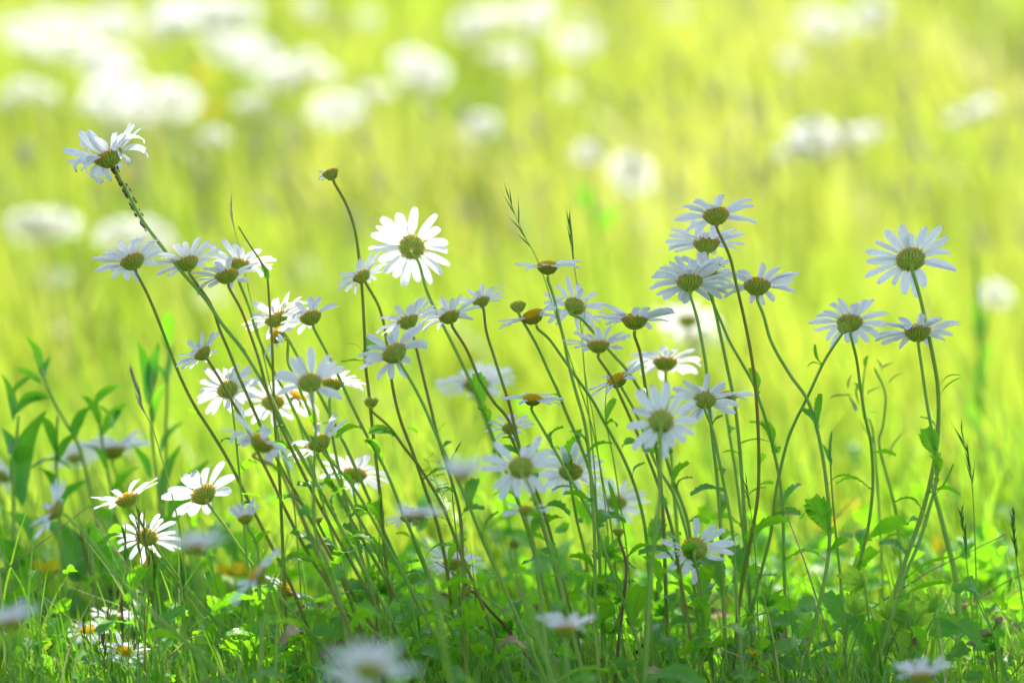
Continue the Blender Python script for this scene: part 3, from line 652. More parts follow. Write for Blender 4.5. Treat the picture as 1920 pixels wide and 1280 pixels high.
daisy('b7', 2,895, 50, 60, 60, [(6,940),(12,1040)], 'out-of-focus daisy cut by the left edge, above the bluish sideways one', y=.40, e=8, n=18, sm='g', lv=0, group='blurred daisies just behind the clump')
daisy('b8', 290,1000, 44, 90, 60, [(296,1060),(300,1120)], 'out-of-focus daisy peeping from behind the thin-petalled one', y=.35, e=8, n=18, sm='g', lv=0, group='blurred daisies just behind the clump')
# ------------------------------------------------------------------ aphids, beetle, drop
def aphids():
    rng = random.Random(3); path = PL['a1'][3]; proto = None
    mb = MB(); mb.ball(Vector((0,0,.0006)), .00065, 8, 6, sx=1.5, sy=.9, sz=.85); mb.ball(Vector((.0010,0,.0006)), .0003, 6, 4)
    for s in (-1, 1):
        for k in (-.5, 0, .5):
            mb.tube([Vector((k*.001, s*.0004, .0005)), Vector((k*.0016, s*.0010, .0007)), Vector((k*.0020, s*.0014, 0))], [.00008]*3, 4)
    me = mb.mesh('aphid', [M['aphid']])
    for i in range(64):
        f = rng.uniform(1.2, 13)**1.0 if i > 6 else rng.uniform(.6, 2)
        f = max(.6, rng.gauss(rng.choice((1.0,1.8,5,6.5,8,9.5,11,12.5,14,17,18,20.5,23)), .5))
        k = int(f); p = path[k].lerp(path[k+1], f-k); t = (path[k+1]-path[k]).normalized()
        a = rng.gauss(math.pi*1.0, .6) if rng.random() < .85 else rng.uniform(-.6,.6)
        ref = (RIGHT - t*RIGHT.dot(t)).normalized(); b = t.cross(ref)
        o = ref*math.cos(a) + b*math.sin(a)
        ob = link('aphid', me); ob.location = p + o*.00145
        fw = (t*rng.choice((-1,1)) + o.cross(t)*rng.uniform(-.6,.6)).normalized(); sd_ = o.cross(fw).normalized(); fw = sd_.cross(o)
        ob.rotation_mode = 'QUATERNION'; ob.rotation_quaternion = Matrix((fw, sd_, o)).transposed().to_quaternion()
        ob.scale = (rng.choice((.8,1.0,1.25)),)*3
        tag(ob, 'tiny brown aphid sitting on the green stem of the shrivelled daisy', 'aphid', 'aphids on the shrivelled daisy stem')
aphids()
def beetle():
    mb = MB(); c = P(1352, 497, .012)
    mb.ball(Vector((0,0,0)), .0013, 10, 6, sx=1.5, sy=.9, sz=.7); mb.ball(Vector((.0020,0,0)), .0006, 8, 5)
    o = mb.build('beetle', M['black']); o.location = c; o.rotation_euler = (.3, .5, .2)
    tag(o, 'small black beetle on a petal in the right-hand stack', 'beetle')
    mb = MB()
    rows = []
    for i in range(9):
        th = math.pi*i/8; rr = .0017*math.sin(th)*(1-.45*(1+math.cos(th))/2)
        rows.append([Vector((rr*math.cos(2*math.pi*k/14), rr*math.sin(2*math.pi*k/14), .0027*math.cos(th))) for k in range(14)])
    mb.grid(rows, close=True); o = mb.build('water_drop', M['water']); o.location = P(1208, 734, -.003)
    tag(o, 'clear water drop hanging on the stem of the yellow-patched daisy', 'water drop')
beetle()
# ------------------------------------------------------------------ grass stalks
def grass_stalk(px, y, label, head=None, mat='spike', spik=12, L_=.012, W_=.0011, spread=.25, rad=.0005, group='grass stalks', blades=(), loose=False, seed=1):
    """px: photo pixels from the tip to the foot; head = (start index fraction, end) along it"""
    rng = random.Random(seed*13+int(px[0][0]))
    pts = [P(a, b, y + (.02*i/len(px))) for i, (a, b) in enumerate(px)]
    last = pts[-1]; prev = pts[-2]; d = (last-prev).normalized()
    g = ground(last.x, last.y)
    if last.z > g+.01: pts.append(Vector((last.x + d.x/max(.2,abs(d.z))*(last.z-g)*.6, last.y, g-.004)))
    path = catmull(pts, 6); rl = Vector((pts[-1].x, pts[-1].y, g))
    root = empty('grass_stalk', rl, label, 'grass stalk', group)
    mb = MB(); mb.tube([p-rl for p in path], [rad*(.45+.8*i/len(path)) for i in range(len(path))], 6)
    mb.build('stem', M['stem_g' if mat != 'spike_b' else 'stem_b'], root)
    if head:
        hb = MB(); n = len(path)
        cum = [0.0]
        for i in range(1, n): cum.append(cum[-1] + (path[i]-path[i-1]).length)
        hl = head*mpp(y)
        for k in range(spik):
            s = hl*(k+.3*rng.random())/spik; i = next((j for j in range(n-1) if cum[j+1] >= s), n-2)
            p = path[i].lerp(path[i+1], (s-cum[i])/max(1e-6, cum[i+1]-cum[i])); t = (path[i]-path[i+1]).normalized()
            a = rng.uniform(0, 6.28) if not loose else (0 if k % 2 else math.pi)+rng.gauss(0,.5)
            o = (t.orthogonal().normalized()); o = Quaternion(t, a) @ o
            if loose: o = (RIGHT*rng.choice((-1,1))*rng.uniform(.3,1) + Vector((0, rng.uniform(-.6,.6), rng.uniform(-.3,.5))))*rng.uniform(.3,2.4)
            dd = (t + o*spread*rng.uniform(.8,1.9)).normalized(); ll = L_*rng.uniform(.75,1.15)*(.75 if s < hl*.15 else 1)
            base = p + (o*spread*L_*.5 if loose else Vector((0,0,0)))
            if loose: hb.tube([p, base], [.00015, .00015], 4)
            m2 = [base + dd*ll*q for q in (0,.15,.4,.7,1.0,1.35)]; 
            hb.tube([v-rl for v in m2] if not loose else m2, [W_*.62*q for q in (.3,.85,1,.65,.22,.05)], 5)
        if loose:
            hb.v = [(x-rl.x, yy-rl.y, z-rl.z) for x, yy, z in hb.v]
            # spikelets were collected in world space
        hb.build('seed_head', M[mat], root)
    for (x0, y0, x1, y1, wpx) in blades:
        A = P(x0, y0, y); B = P(x1, y1, y+.01); mb = MB()
        leaf_mesh(mb, A-rl, B-rl, wpx*mpp(y)/2, 1.1, .05, 0, .35, 'lance', rng=rng, face=True); mb.build('leaf', M['blade'], root)
    return root
grass_stalk([(954,370),(968,408),(985,445),(1003,478),(1020,520),(1045,600),(1075,690),(1110,800),(1130,900),(1150,1020)], .02, 'dark grass head leaning left above the domed yellow daisy', head=118, spik=7, L_=.0135, spread=.28, W_=.0008)
grass_stalk([(1067,418),(1071,450),(1077,500),(1083,545),(1090,620),(1098,720),(1112,850),(1120,980)], .03, 'upright dark grass head right of the domed yellow daisy', head=90, spik=6, L_=.016, spread=.10, W_=.0009)
grass_stalk([(433,388),(440,430),(452,480),(470,560),(490,650),(515,760),(545,900),(560,1050)], .03, 'thin grass stalk with pale tips above the upper left pair', head=60, spik=3, L_=.014, spread=.15, mat='spike_p', W_=.0009)
grass_stalk([(447,425),(470,462),(490,492),(501,520),(505,570),(510,640),(513,730),(516,800),(523,880),(529,1000),(536,1180)], -.015, 'dark straight grass stalk with a drooping leaf tip through the left of the clump', rad=.0011, mat='spike_b', blades=((503,526,486,488,13),))
grass_stalk([(247,702),(258,735),(270,770),(285,800),(298,840),(315,900),(330,960),(345,1050)], .0, 'pale silvery grass head standing alone at the left', head=85, mat='spike_p', spik=16, L_=.010, W_=.0011, spread=.12, rad=.0005)
grass_stalk([(1803,812),(1812,842),(1820,880),(1826,960),(1829,1040),(1832,1150)], .0, 'slender grass stalk with dark spikelets at the far right', head=115, spik=10, L_=.013, W_=.0008, spread=.16)
grass_stalk([(1803,958),(1808,1000),(1813,1060),(1820,1120),(1826,1200)], .01, 'short grass spike left of the slender one at the far right', head=90, spik=18, L_=.007, W_=.0009, spread=.2)
grass_stalk([(1899,960),(1901,1000),(1906,1050),(1915,1110),(1925,1180)], .01, 'dense grass spike at the right edge', head=95, spik=22, L_=.007, W_=.001, spread=.22)
grass_stalk([(152,1000),(160,1040),(172,1085),(182,1130),(186,1200)], -.01, 'dark brome head leaning left, leftmost of the lower left spikes', head=95, mat='spike_b', spik=11, L_=.011, W_=.001, spread=.2)
grass_stalk([(165,985),(166,1040),(168,1110),(170,1200)], .01, 'thin straight grass stalk just behind the leftmost brome head', head=40, spik=6, L_=.006, W_=.0006)
for i, (x, yt, hl, lab) in enumerate(((236,1000,70,'dark grass spike crossing the petals of the thin-petalled daisy, left one'),(262,960,95,'pale grass spike between the two sprays of the sunlit daisy'),(272,978,100,'dark grass spike before the thin-petalled daisy head'),
        (290,1040,80,'dark grass spike at the right foot of the thin-petalled daisy'),(232,1130,80,'short dark spike over the lowest sunlit daisy'),(205,1150,70,'short dark spike left of the lowest sunlit daisy'),
        (342,1060,70,'dark spike left of the very blurred pale daisy stem'),(197,1180,60,'brownish spike in the tuft at the bottom left'),(255,1190,50,'thin spike right of the lowest sunlit daisy'),(160,1160,70,'dark spike in front of the left pinkish daisy'))):
    r = random.Random(i); grass_stalk([(x-3,yt),(x+r.uniform(-3,3),yt+50),(x+r.uniform(-2,8),yt+120),(x+r.uniform(0,12),min(1275,yt+220))], r.uniform(-.03,.03), lab, head=hl, mat='spike_b' if i % 3 else 'spike', spik=12, L_=.011, W_=.0009, spread=.16, group='grass spikes at the lower left')
grass_stalk([(800,858),(812,890),(828,930),(850,1000),(872,1080),(880,1180)], .0, 'airy panicle with tiny loose spikelets left of centre', head=150, spik=26, L_=.0032, W_=.0006, spread=1.9, loose=True, rad=.0003, mat='spike_b')
grass_stalk([(1400,905),(1408,960),(1416,1040),(1420,1130)], -.02, 'small dark spikelet stalk below the large toothed leaf at right', head=60, spik=6, L_=.01, W_=.0008)
grass_stalk([(1560,808),(1557,850),(1560,920),(1568,1010),(1577,1100)], .0, 'dark green stalk with a narrow leaf beside the S-curved stem', head=0, rad=.0009, blades=((1557,868,1560,806,7),(1560,872,1541,830,9)))
grass_stalk([(860,838),(845,870),(850,950),(858,1040)], -.02, 'tiny spikelet on a hair-thin stalk left of centre', head=22, spik=2, L_=.007, W_=.0007, mat='spike_b')
grass_stalk([(1100,560),(1092,640),(1100,720),(1112,780),(1125,880),(1140,1000)], .02, 'hair-thin grass stem rising through the central daisies', rad=.0004)
grass_stalk([(1140,700),(1135,780),(1150,860),(1165,960),(1178,1060)], .03, 'thin green grass stem with one narrow blade at centre right', rad=.0006, blades=((1140,900,1160,985,10),))
grass_stalk([(540,1000),(530,1060),(522,1130),(518,1220)], -.14, 'blurred dark grass stem at lower left centre', rad=.0010)
grass_stalk([(712,970),(710,1060),(706,1150),(706,1230)], -.03, 'thin dark grass stem low left of centre', rad=.0006, mat='spike_b')
# ------------------------------------------------------------------ lance-leaved plants, out of focus at the left, and the thin weeds at the right
def leaf_plant(name, stem, leaves, y, label, cat, mat='blade', rad=.0016, teeth=0, group=None):
    rng = random.Random(int(stem[0][0])); pts = [P(a, b, y) for a, b in stem]
    last = pts[-1]; g = ground(last.x, last.y)
    if last.z > g+.01: pts.append(Vector((last.x+.01, last.y, g-.004)))
    path = catmull(pts, 5); rl = Vector((pts[-1].x, y, g)); root = empty(name, rl, label, cat, group)
    mb = MB(); mb.tube([p-rl for p in path], [rad*(.6+.5*i/len(path)) for i in range(len(path))], 7); mb.build('stem', M['stem_g'], root)
    for (x0, y0, x1, y1, wpx, *r) in leaves:
        dep = rng.uniform(-.04,.04); A = P(x0, y0, y); B = P(x1, y1, y+dep); mb = MB()
        leaf_mesh(mb, A-rl, B-rl, wpx*mpp(y)*(.56 if mat == 'blade' else .22 if mat == 'spike_b' else .5), r[0] if r else rng.uniform(.5,1.3), r[1] if len(r) > 1 else .15, teeth, .3, 'lance' if not teeth else 'daisy', rng=rng, face=True); mb.build('leaf', M[mat], root)
    return root
leaf_plant('knapweed', [(75,690),(110,770),(145,830),(165,900),(185,1000),(200,1120)], [(75,700,45,630,20),(80,710,98,665,14),(78,720,22,690,14),(95,745,25,770,30),(60,705,20,755,14),(140,825,175,760,30,.6),(175,760,235,725,22,.6),(185,760,210,810,12)], .22, 'leaning green stem with lance leaves blurred at the left', 'wild plant')
leaf_plant('knapweed', [(35,780),(28,850),(25,950),(30,1080)], [(25,790,0,700,16),(28,780,90,745,20),(42,950,95,770,44,.9,.25),(20,850,0,800,22),(30,870,60,840,30),(55,880,135,890,26,.2,.25)], .20, 'cluster of broad dark lance leaves at the left edge', 'wild plant')
leaf_plant('knapweed', [(285,700),(283,780),(290,860),(300,960),(310,1100)], [(278,760,255,640,24,1.2),(282,740,300,640,22,1.2),(284,800,310,720,16,1.0),(232,760,215,800,12),(283,900,240,830,18),(300,860,350,790,18)], .24, 'upright blurred leafy stem behind the silvery grass head', 'wild plant')
leaf_plant('knapweed', [(312,590),(315,680),(312,780),(310,880),(305,1000),(305,1120)], [(312,720,290,680,12,1.2),(314,660,318,588,22,1.3),(314,720,330,640,12,1.2),(305,950,345,830,22),(312,960,400,860,22,1.0,.1),(305,1000,380,900,26,1.0,.05)], .26, 'tallest blurred upright stem with narrow leaves left of the small daisy', 'wild plant')
leaf_plant('knapweed', [(180,740),(190,820),(205,900),(225,1010),(240,1110)], [(188,800,150,745,18),(190,820,240,760,20),(200,880,150,840,18),(210,930,270,880,20),(220,990,160,950,24),(228,1040,290,985,22)], .25, 'branching dark lance-leaved weed between the left edge and the silvery grass head', 'wild plant')
leaf_plant('knapweed', [(108,780),(105,860),(110,960),(118,1080)], [(105,850,70,780,20),(106,870,150,810,20),(108,930,60,880,22),(110,960,170,900,24),(112,1010,55,970,24)], .21, 'dark lance-leaved stem behind the bluish sideways daisy', 'wild plant')
leaf_plant('dock', [(150,980),(170,1060),(190,1150),(200,1230)], [(150,1090,105,975,64,1.25,.05),(235,1110,160,985,70,1.15,.05),(200,1130,60,1095,40,.3,.25),(40,1090,0,1010,50,1.1,.1),(240,1140,330,1050,30,.9),(120,1150,30,1190,40,.3,.3),(60,1010,10,960,30,1.0)], .22, 'broad dark dock leaves out of focus at lower left', 'wild plant')
leaf_plant('seedy_weed', [(1640,690),(1660,740),(1655,800),(1648,830),(1665,900),(1680,960),(1690,1060)], [(1648,690,1640,670,12),(1655,700,1680,680,14),(1665,720,1695,700,10),(1640,840,1605,780,10),(1605,770,1585,730,16),(1612,760,1625,720,14),(1600,740,1560,755,10),(1590,730,1600,700,14),(1665,860,1705,800,9),(1625,740,1655,725,9)], .14, 'brownish branching weed blurred behind the right-hand daisies', 'wild plant', rad=.0012, mat='spike_b')
leaf_plant('seedy_weed', [(1625,668),(1618,720),(1620,780),(1640,840)], [(1622,690,1630,668,8),(1618,740,1600,720,9)], .16, 'thin dark weed tip left of the branching one', 'wild plant', rad=.0009)
leaf_plant('seedy_weed', [(1745,900),(1762,960),(1780,1030),(1795,1100),(1800,1200)], [], .10, 'bare blurred greenish brown stem behind the far right daisies', 'wild plant', rad=.0024)
leaf_plant('tall_weed', [(1830,480),(1836,600),(1838,720),(1840,860),(1842,980)], [(1838,640,1825,560,26,1.2),(1838,760,1860,640,24,1.2),(1838,820,1815,740,24,1.2),(1840,900,1870,820,22,1.1)], .9, 'dark upright weed, very blurred, at the far right', 'wild plant', rad=.0035)
leaf_plant('tall_weed', [(1110,340),(1116,420),(1130,520),(1140,640)], [(1112,400,1080,350,26,1.0),(1118,430,1165,400,22,1.0)], 1.6, 'faint darker weed far behind the dark grass heads', 'wild plant', rad=.003)
# low jagged plants
def cut_leaf(root, rl, A, B, wpx, y, mat, rng):
    """palmate jagged leaf: five toothed lobes from one point"""
    mb = MB(); ax = B-A
    for k, f in ((-2,.62),(-1,.85),(0,1.0),(1,.85),(2,.62)):
        q = Quaternion(Vector((0,1,.25)).normalized(), k*.55); d = q @ ax * f
        leaf_mesh(mb, A-rl, A-rl+d, wpx*mpp(y)*.42, 1.15+rng.uniform(-.3,.3), .06, 4, .35, 'lance', rng=rng, face=True)
    mb.build('leaf', M[mat], root)
def low_plant(cx, cy, y, label, seed, mat='leaf_l', n=6, size=70, cat='wild plant', name='jagged_leaf_plant'):
    rng = random.Random(seed); b = P(cx, 1290, y); g = ground(b.x, y); rl = Vector((b.x, y, g))
    root = empty(name, rl, label, cat, 'jagged low plants'); sb = MB()
    for k in range(n):
        A = P(cx + rng.uniform(-60,60)*(size/70), cy + rng.uniform(-45,45), y+rng.uniform(-.03,.03))
        an = rng.uniform(.3, 2.8); B = A + (RIGHT*math.cos(an) + UP*math.sin(an))*size*mpp(y)*rng.uniform(.7,1.1)
        sb.tube([Vector((0,0,0)), (A-rl)*.5+Vector((0,0,.01)), A-rl], [.0009,.0008,.0006], 5); cut_leaf(root, rl, A, B, size*.3, y, mat, rng)
    sb.build('stem', M['stem_g'], root)
low_plant(1700,1190,.0,'lime jagged-leaved plant standing low at the right', 1, n=7)
low_plant(1640,1130,.01,'yellow-green jagged plant with a bud left of the lime one', 2, n=4, size=60)
low_plant(40,1245,-.02,'bright lime jagged plant in the bottom left corner', 3, n=6, size=80)
low_plant(445,1255,.0,'small lime jagged plant at the bottom left', 4, n=4, size=45)
low_plant(1130,1090,.02,'round toothed-leaf plant low in the centre', 5, mat='leaf', n=3, size=48)
low_plant(1230,1180,.03,'dark jagged plant at the foot of the right-centre stems', 6, mat='leaf', n=3, size=48)
low_plant(700,1120,.03,'dark green jagged plant between the left-centre stems', 7, mat='leaf', n=3, size=50)
low_plant(1460,1180,.02,'dark jagged plant below the S-curved stem', 8, mat='leaf', n=3, size=50)
low_plant(1870,1230,.02,'low dark jagged plant in the bottom right corner', 9, mat='leaf', n=3, size=50)
low_plant(920,1200,.03,'dark jagged plant at the bottom centre', 10, mat='leaf', n=3, size=50)
# ------------------------------------------------------------------ far meadow daisies
def far_daisies():
    C1 = ('one of the blurred daisies merged into the big white patch at the upper left', 'daisies in the upper left patch')
    C2 = ('one of the blurred daisies forming the white patch right of the big one, top left', 'daisies in the second patch')
    C3 = ('one of the blurred daisies in the faint white row along the top left edge', 'daisies along the top edge')
    C4 = ('one of the blurred daisies in the white cluster at the top centre', 'daisies in the top centre cluster')
    lst = [(30,72,C1),(80,62,C1),(120,92,C1),(165,112,C1),(190,132,C1),(150,60,C1),(95,45,C1),(55,100,C1),(225,145,C1),(245,168,C1),(200,190,C1),(240,200,C1),(180,212,C1),(215,215,C1),(215,50,C1),
      (435,105,C2),(485,120,C2),(520,150,C2),(560,130,C2),(590,145,C2),(545,165,C2),(505,135,C2),(460,95,C2),
      (310,30,C3),(345,60,C3),(300,60,C3),(400,30,C3),(440,38,C3),(375,48,C3),(350,15,C3),
      (930,38,C4),(965,35,C4),(1000,42,C4),(905,50,C4),(1015,20,C4),
      (60,185,'pale blurred daisy at the left edge under the big white patch'),(20,190,'faint blurred daisy touching the left edge under the big white patch'),
      (330,195,'blurred daisy alone between the two upper left patches, lower down'),(470,200,'faint blurred daisy below the second patch at upper left'),(400,265,'faint round blurred daisy right of the shrivelled daisy'),
      (620,222,'blurred daisy pair member below the second patch, lower left one'),(645,212,'blurred daisy pair member below the second patch, right one'),
      (705,185,'soft blurred daisy left of the bright one at upper centre'),(800,145,'brightest blurred daisy at upper centre'),(772,132,'blurred daisy overlapping the brightest one at upper centre'),(815,162,'lower right blurred daisy overlapping the brightest upper centre one'),
      (920,112,'faint blurred daisy under the top centre cluster'),(955,118,'soft blurred daisy under the top centre cluster, right one'),
      (1065,92,'left one of two joined bright blurred daisies right of top centre'),(1098,95,'right one of two joined bright blurred daisies right of top centre'),(1090,45,'faint blurred daisy above the joined bright pair'),(1060,180,'faint creamy blurred flower under the joined bright pair'),
      (903,246,'round blurred daisy alone above the sunlit daisy'),(1103,292,'faint round blurred daisy below upper centre'),(1180,335,'pale blurred daisy left of the right-hand stack, above'),
      (1532,45,'left one of three blurred daisies at the top right'),(1562,60,'middle one of three blurred daisies at the top right'),(1635,33,'right one of three blurred daisies at the top right'),(1480,115,'faint cream blurred flower below the top right three'),
      (1498,298,'lower left of the two overlapping bright blurred daisies at right'),(1525,270,'upper right of the two overlapping bright blurred daisies at right'),(1598,272,'bright blurred daisy just right of the overlapping two'),(1640,252,'fainter blurred daisy joined to the right of the bright one'),
      (1815,232,'pale blurred daisy near the right edge, upper part'),(1838,215,'paler blurred daisy overlapping the one near the right edge'),
      (52,438,'left half of the large blurred white flower pair at the left edge'),(90,440,'right half of the large blurred white flower pair at the left edge'),
      (225,452,'blurred daisy behind the leftmost daisy of the clump'),(278,458,'blurred white daisy behind the petals of the leftmost clump daisy'),
      (100,530,'faint bluish blurred daisy at the left, below the large white pair'),(400,562,'faint pinkish blurred daisy between the upper left stems'),(575,530,'blurred daisy above the standing-petal daisy'),(622,545,'dim blurred daisy right of the standing-petal daisy'),
      (1866,560,'narrow blurred pinkish flower at the right edge, half way up'),(1300,640,'blurred white daisy low behind the yellow-patched one'),(575,20,'faint blurred daisy at the top edge, left of centre'),(1270,30,'very faint blurred flower at the top edge, right of centre'),
      (100,630,'very faint bluish blurred daisy at the left, half way down'),(690,40,'faint blurred daisy at the top edge, nearer the centre'),(700,760,'dim blurred daisy behind the round bud')]
    rng = random.Random(11)
    lst += [(a+rng.uniform(-22,22), b+rng.uniform(-18,18), c) for a, b, c in lst if isinstance(c, tuple) and rng.random() < .45]
    cm = CUPS[0]; dm = DISCS[0]
    pms = [petals_mesh(900+i, 26, .0215, .0042, 20, .35) for i in range(4)]
    sb = MB()
    hgt = .36
    sb.tube(catmull([Vector((0,0,hgt)), Vector((.004,0,hgt*.7)), Vector((-.006,.004,hgt*.35)), Vector((0,0,0))], 3), [.0014]*10, 5); smesh = sb.mesh('stem', [M['stem_g']])
    for i, (px, py, lab) in enumerate(lst):
        # march along the sight line until it meets flower height above the sloping meadow
        want = .34 + rng.uniform(-.03,.04); y = 1.2
        while y < 9.0:
            p = P(px, py, y)
            if p.z <= ground(p.x, y) + want and y > 2.3 + .0*py: break
            y += .02
        y = min(y, 7.5)
        if py > 420: y = rng.uniform(2.0, 2.6)
        if px > 1850 or (py > 600): y = 1.6
        if py > 420 and px < 120: y = 2.2
        p = P(px, py, y); g = ground(p.x, y); h = max(.06, p.z-g)
        rl = Vector((p.x, y, g))
        if isinstance(lab, tuple): root = empty('daisy', rl, lab[0], 'daisy', lab[1])
        else: root = empty('daisy', rl, lab, 'daisy', 'single blurred meadow daisies')
        st = link('stem', smesh, root); st.scale = (1, 1, (h-.004)/hgt)
        t = rng.uniform(42, 80); Q = head_matrix(rng.uniform(60,120), t).to_quaternion()
        s = rng.uniform(1.0, 1.22)*(.62 if (isinstance(lab, str) and ('faint' in lab or 'dim' in lab or 'narrow' in lab)) else 1); cs = s*.5
        if py > 420 and px < 120: s *= 1.15; cs = s*.4
        for me, nm in ((cm,'bract_cup'),(dm,'flower_disc'),(pms[i % 4],'petals')):
            o = link(nm, me, root); o.location = (0,0,h); o.rotation_mode = 'QUATERNION'; o.rotation_quaternion = Q @ Quaternion((0,0,1), rng.uniform(0,6)); o.scale = (s,)*3 if nm == 'petals' else (cs,)*3
    # yellow buttercups: small warm spots
    bm = MB()
    for k in range(5):
        a = 2*math.pi*k/5; rows = []
        for i in range(5):
            q = i/4; wv = .0065*math.sin(math.pi*min(1,.12+q*.75)); d = Vector((math.cos(a), math.sin(a), 0)); sd_ = Vector((-math.sin(a), math.cos(a), 0))
            c = d*(.001+.010*q) + Vector((0,0,.007*q*q+.001*q)); rows.append([c-sd_*wv, c-Vector((0,0,.0006)), c+sd_*wv])
        bm.grid(rows)
    bme = bm.mesh('petals', [M['buttercup']])
    cbm = MB(); cbm.ball(Vector((0,0,.002)), .0022, 8, 5); cme = cbm.mesh('flower_disc', [M['disc']])
    spots = [(262,345,2.6,'warm yellow blurred buttercup left of the shrivelled daisy stem'),(225,335,2.6,'yellow blurred buttercup beside another near the left'),(380,150,3.4,'yellow blurred buttercup between the two white patches'),(400,210,3.0,'yellow blurred buttercup below the gap of the white patches'),
      (265,1062,.30,'yellow buttercup blurred behind the thin-petalled daisy'),(95,1075,.35,'yellow buttercup blurred among the dock leaves'),(1545,990,.7,'blurred yellow buttercup behind the right-hand leaves, left one'),(1600,960,.8,'blurred yellow buttercup behind the right-hand leaves, upper one'),(1745,1035,.7,'orange-yellow blurred buttercup under the far right leaf'),
      (1890,1115,.5,'yellow blurred buttercup near the right edge, upper'),(1875,1150,.45,'yellow blurred buttercup near the right edge, lower'),(1500,1060,.6,'dim yellow buttercup low behind the S-curved stem'),(440,1080,.3,'yellow buttercup blurred left of the sideways daisy'),(1418,1228,-.02,'tiny yellow flower in the short grass at bottom right')]
    for (px, py, y, lab) in spots:
        p = P(px, py, y); g = ground(p.x, y); h = max(.01, p.z-g); root = empty('buttercup', Vector((p.x,y,g)), lab, 'buttercup', 'yellow buttercups')
        st = link('stem', smesh, root); st.scale = (.7,.7,h/hgt); sc_ = .5 if y < 0 else 1.15
        Q = head_matrix(90, rng.uniform(60,95)).to_quaternion()
        for me, nm in ((bme,'petals'),(cme,'flower_disc')):
            o = link(nm, me, root); o.location = (0,0,h); o.rotation_mode='QUATERNION'; o.rotation_quaternion = Q; o.scale = (sc_,)*3
far_daisies()
for key, dx, dz in (('a1',.030,.022),('a7',0,.008)):
    hc = PL[key][0]; u, v = suv(hc + Vector((dx, 0, dz))); SUNNY.append((u, v, .044))
tree_build()
# ------------------------------------------------------------------ grass (nobody could count it)
def grass_field(name, N, region, hfun, wid, mat, seed, segs=4, lean=.35, label=None, tintf=None):
    rg = np.random.default_rng(seed); x, y = region(rg, N); N = len(x)
    gz = np.array([ground(a, b) for a, b in zip(x, y)])
    h = hfun(x, y, rg)*rg.uniform(.55, 1.15, N); wd = wid*rg.uniform(.6, 1.4, N)*(1+.25*np.clip(y,0,4))
    az = rg.uniform(0, 2*np.pi, N); fa = rg.uniform(0, 2*np.pi, N)
    ln = np.abs(rg.normal(0, lean, N)); cx = np.cos(az)*ln; cy = np.sin(az)*ln
    cx += -.12        # the whole meadow leans a little to the left, as the stems do
    fx, fy = np.cos(fa), np.sin(fa)
    V = np.zeros((N, (segs+1)*2, 3), np.float32); tint = rg.uniform(0, 1, N) if tintf is None else tintf(x, y, rg)
    for i in range(segs+1):
        s = i/segs; px = x + cx*h*s**1.8; py = y + cy*h*s**1.8; pz = gz + h*s*(1-.25*np.minimum(1,ln)*s)
        ww = wd*(1-s**1.6)*.5 + .00008
        V[:, 2*i, :] = np.stack([px-fx*ww, py-fy*ww, pz], 1); V[:, 2*i+1, :] = np.stack([px+fx*ww, py+fy*ww, pz], 1)
    base = (np.arange(N)*(segs+1)*2)[:, None]
    F = np.concatenate([base + np.array([[2*i, 2*i+1, 2*i+3, 2*i+2]]) for i in range(segs)], 1).reshape(-1, 4)
    me = bpy.data.meshes.new(name); nv = N*(segs+1)*2; nf = len(F)
    me.vertices.add(nv); me.vertices.foreach_set('co', V.ravel()); me.loops.add(nf*4); me.loops.foreach_set('vertex_index', F.astype(np.int32).ravel())
    me.polygons.add(nf); me.polygons.foreach_set('loop_start', np.arange(nf, dtype=np.int32)*4); me.polygons.foreach_set('loop_total', np.full(nf, 4, np.int32))
    uvl = me.uv_layers.new(name='UVMap'); uv = np.zeros((nf*4, 2), np.float32); uv[:, 0] = np.repeat(tint, segs*4); uvl.data.foreach_set('uv', uv.ravel())
    me.materials.append(mat); me.polygons.foreach_set('use_smooth', np.ones(nf, bool)); me.update()
    tag(link(name, me), label, 'grass', kind='stuff')
TUFT = {}
def reg_far(rg, n):
    k = n//32
    ty = 0.42 + 8.6*rg.uniform(0, 1, k)**1.3; half = .45 + .16*(ty+2.5); tx = rg.uniform(-1, 1, k)*half*1.5
    tid = rg.integers(0, k, n); sp = .010 + .022*rg.uniform(0, 1, k)
    TUFT['tint'] = np.clip(.50 + .08*np.sin(tx*3.1+np.sin(ty*2.3)*1.7) + .08*np.sin(ty*3.7+tx*1.3+2) + rg.normal(0, .12, k), .1, .95)[tid]
    TUFT['h'] = rg.uniform(.55, 1.25, k)[tid]
    return tx[tid] + rg.normal(0, 1, n)*sp[tid], ty[tid] + rg.normal(0, 1, n)*sp[tid]
def h_far(x, y, rg): return np.clip(.12 + .09*(y-.4), .09, .27)*TUFT['h']
def patch_tint(x, y, rg):
    t = np.clip((y-.6)/2.2, 0, 1); t = t*t*(3-2*t)          # shorter, greener sward near the clump; yellower grass up the slope
    return np.clip(TUFT['tint'] - .05 - .34*(1-t) + rg.normal(0, .09, len(x)), 0, 1)
grass_field('meadow_grass', 95000, reg_far, h_far, .0046, M['grass'], 1, label='tall sunlit lime meadow grass filling the slope behind', tintf=patch_tint)
def reg_hill(rg, n):
    y = rg.uniform(1.5, 16, n); x = rg.uniform(-8, 8, n); keep = np.abs(x) > (.45 + .16*(y+2.5))*1.2*(y < 8); return x[keep], y[keep]
grass_field('hillside_grass', 45000, reg_hill, lambda x, y, rg: np.full(len(x), .28), .010, M['grass'], 5, label='coarser lime grass on the slope to both sides', tintf=lambda x, y, rg: np.clip(rg.normal(.42, .18, len(x)), 0, 1))
def reg_front(rg, n): return rg.uniform(-1.5, 1.5, n), rg.uniform(-2.6, -.42, n)
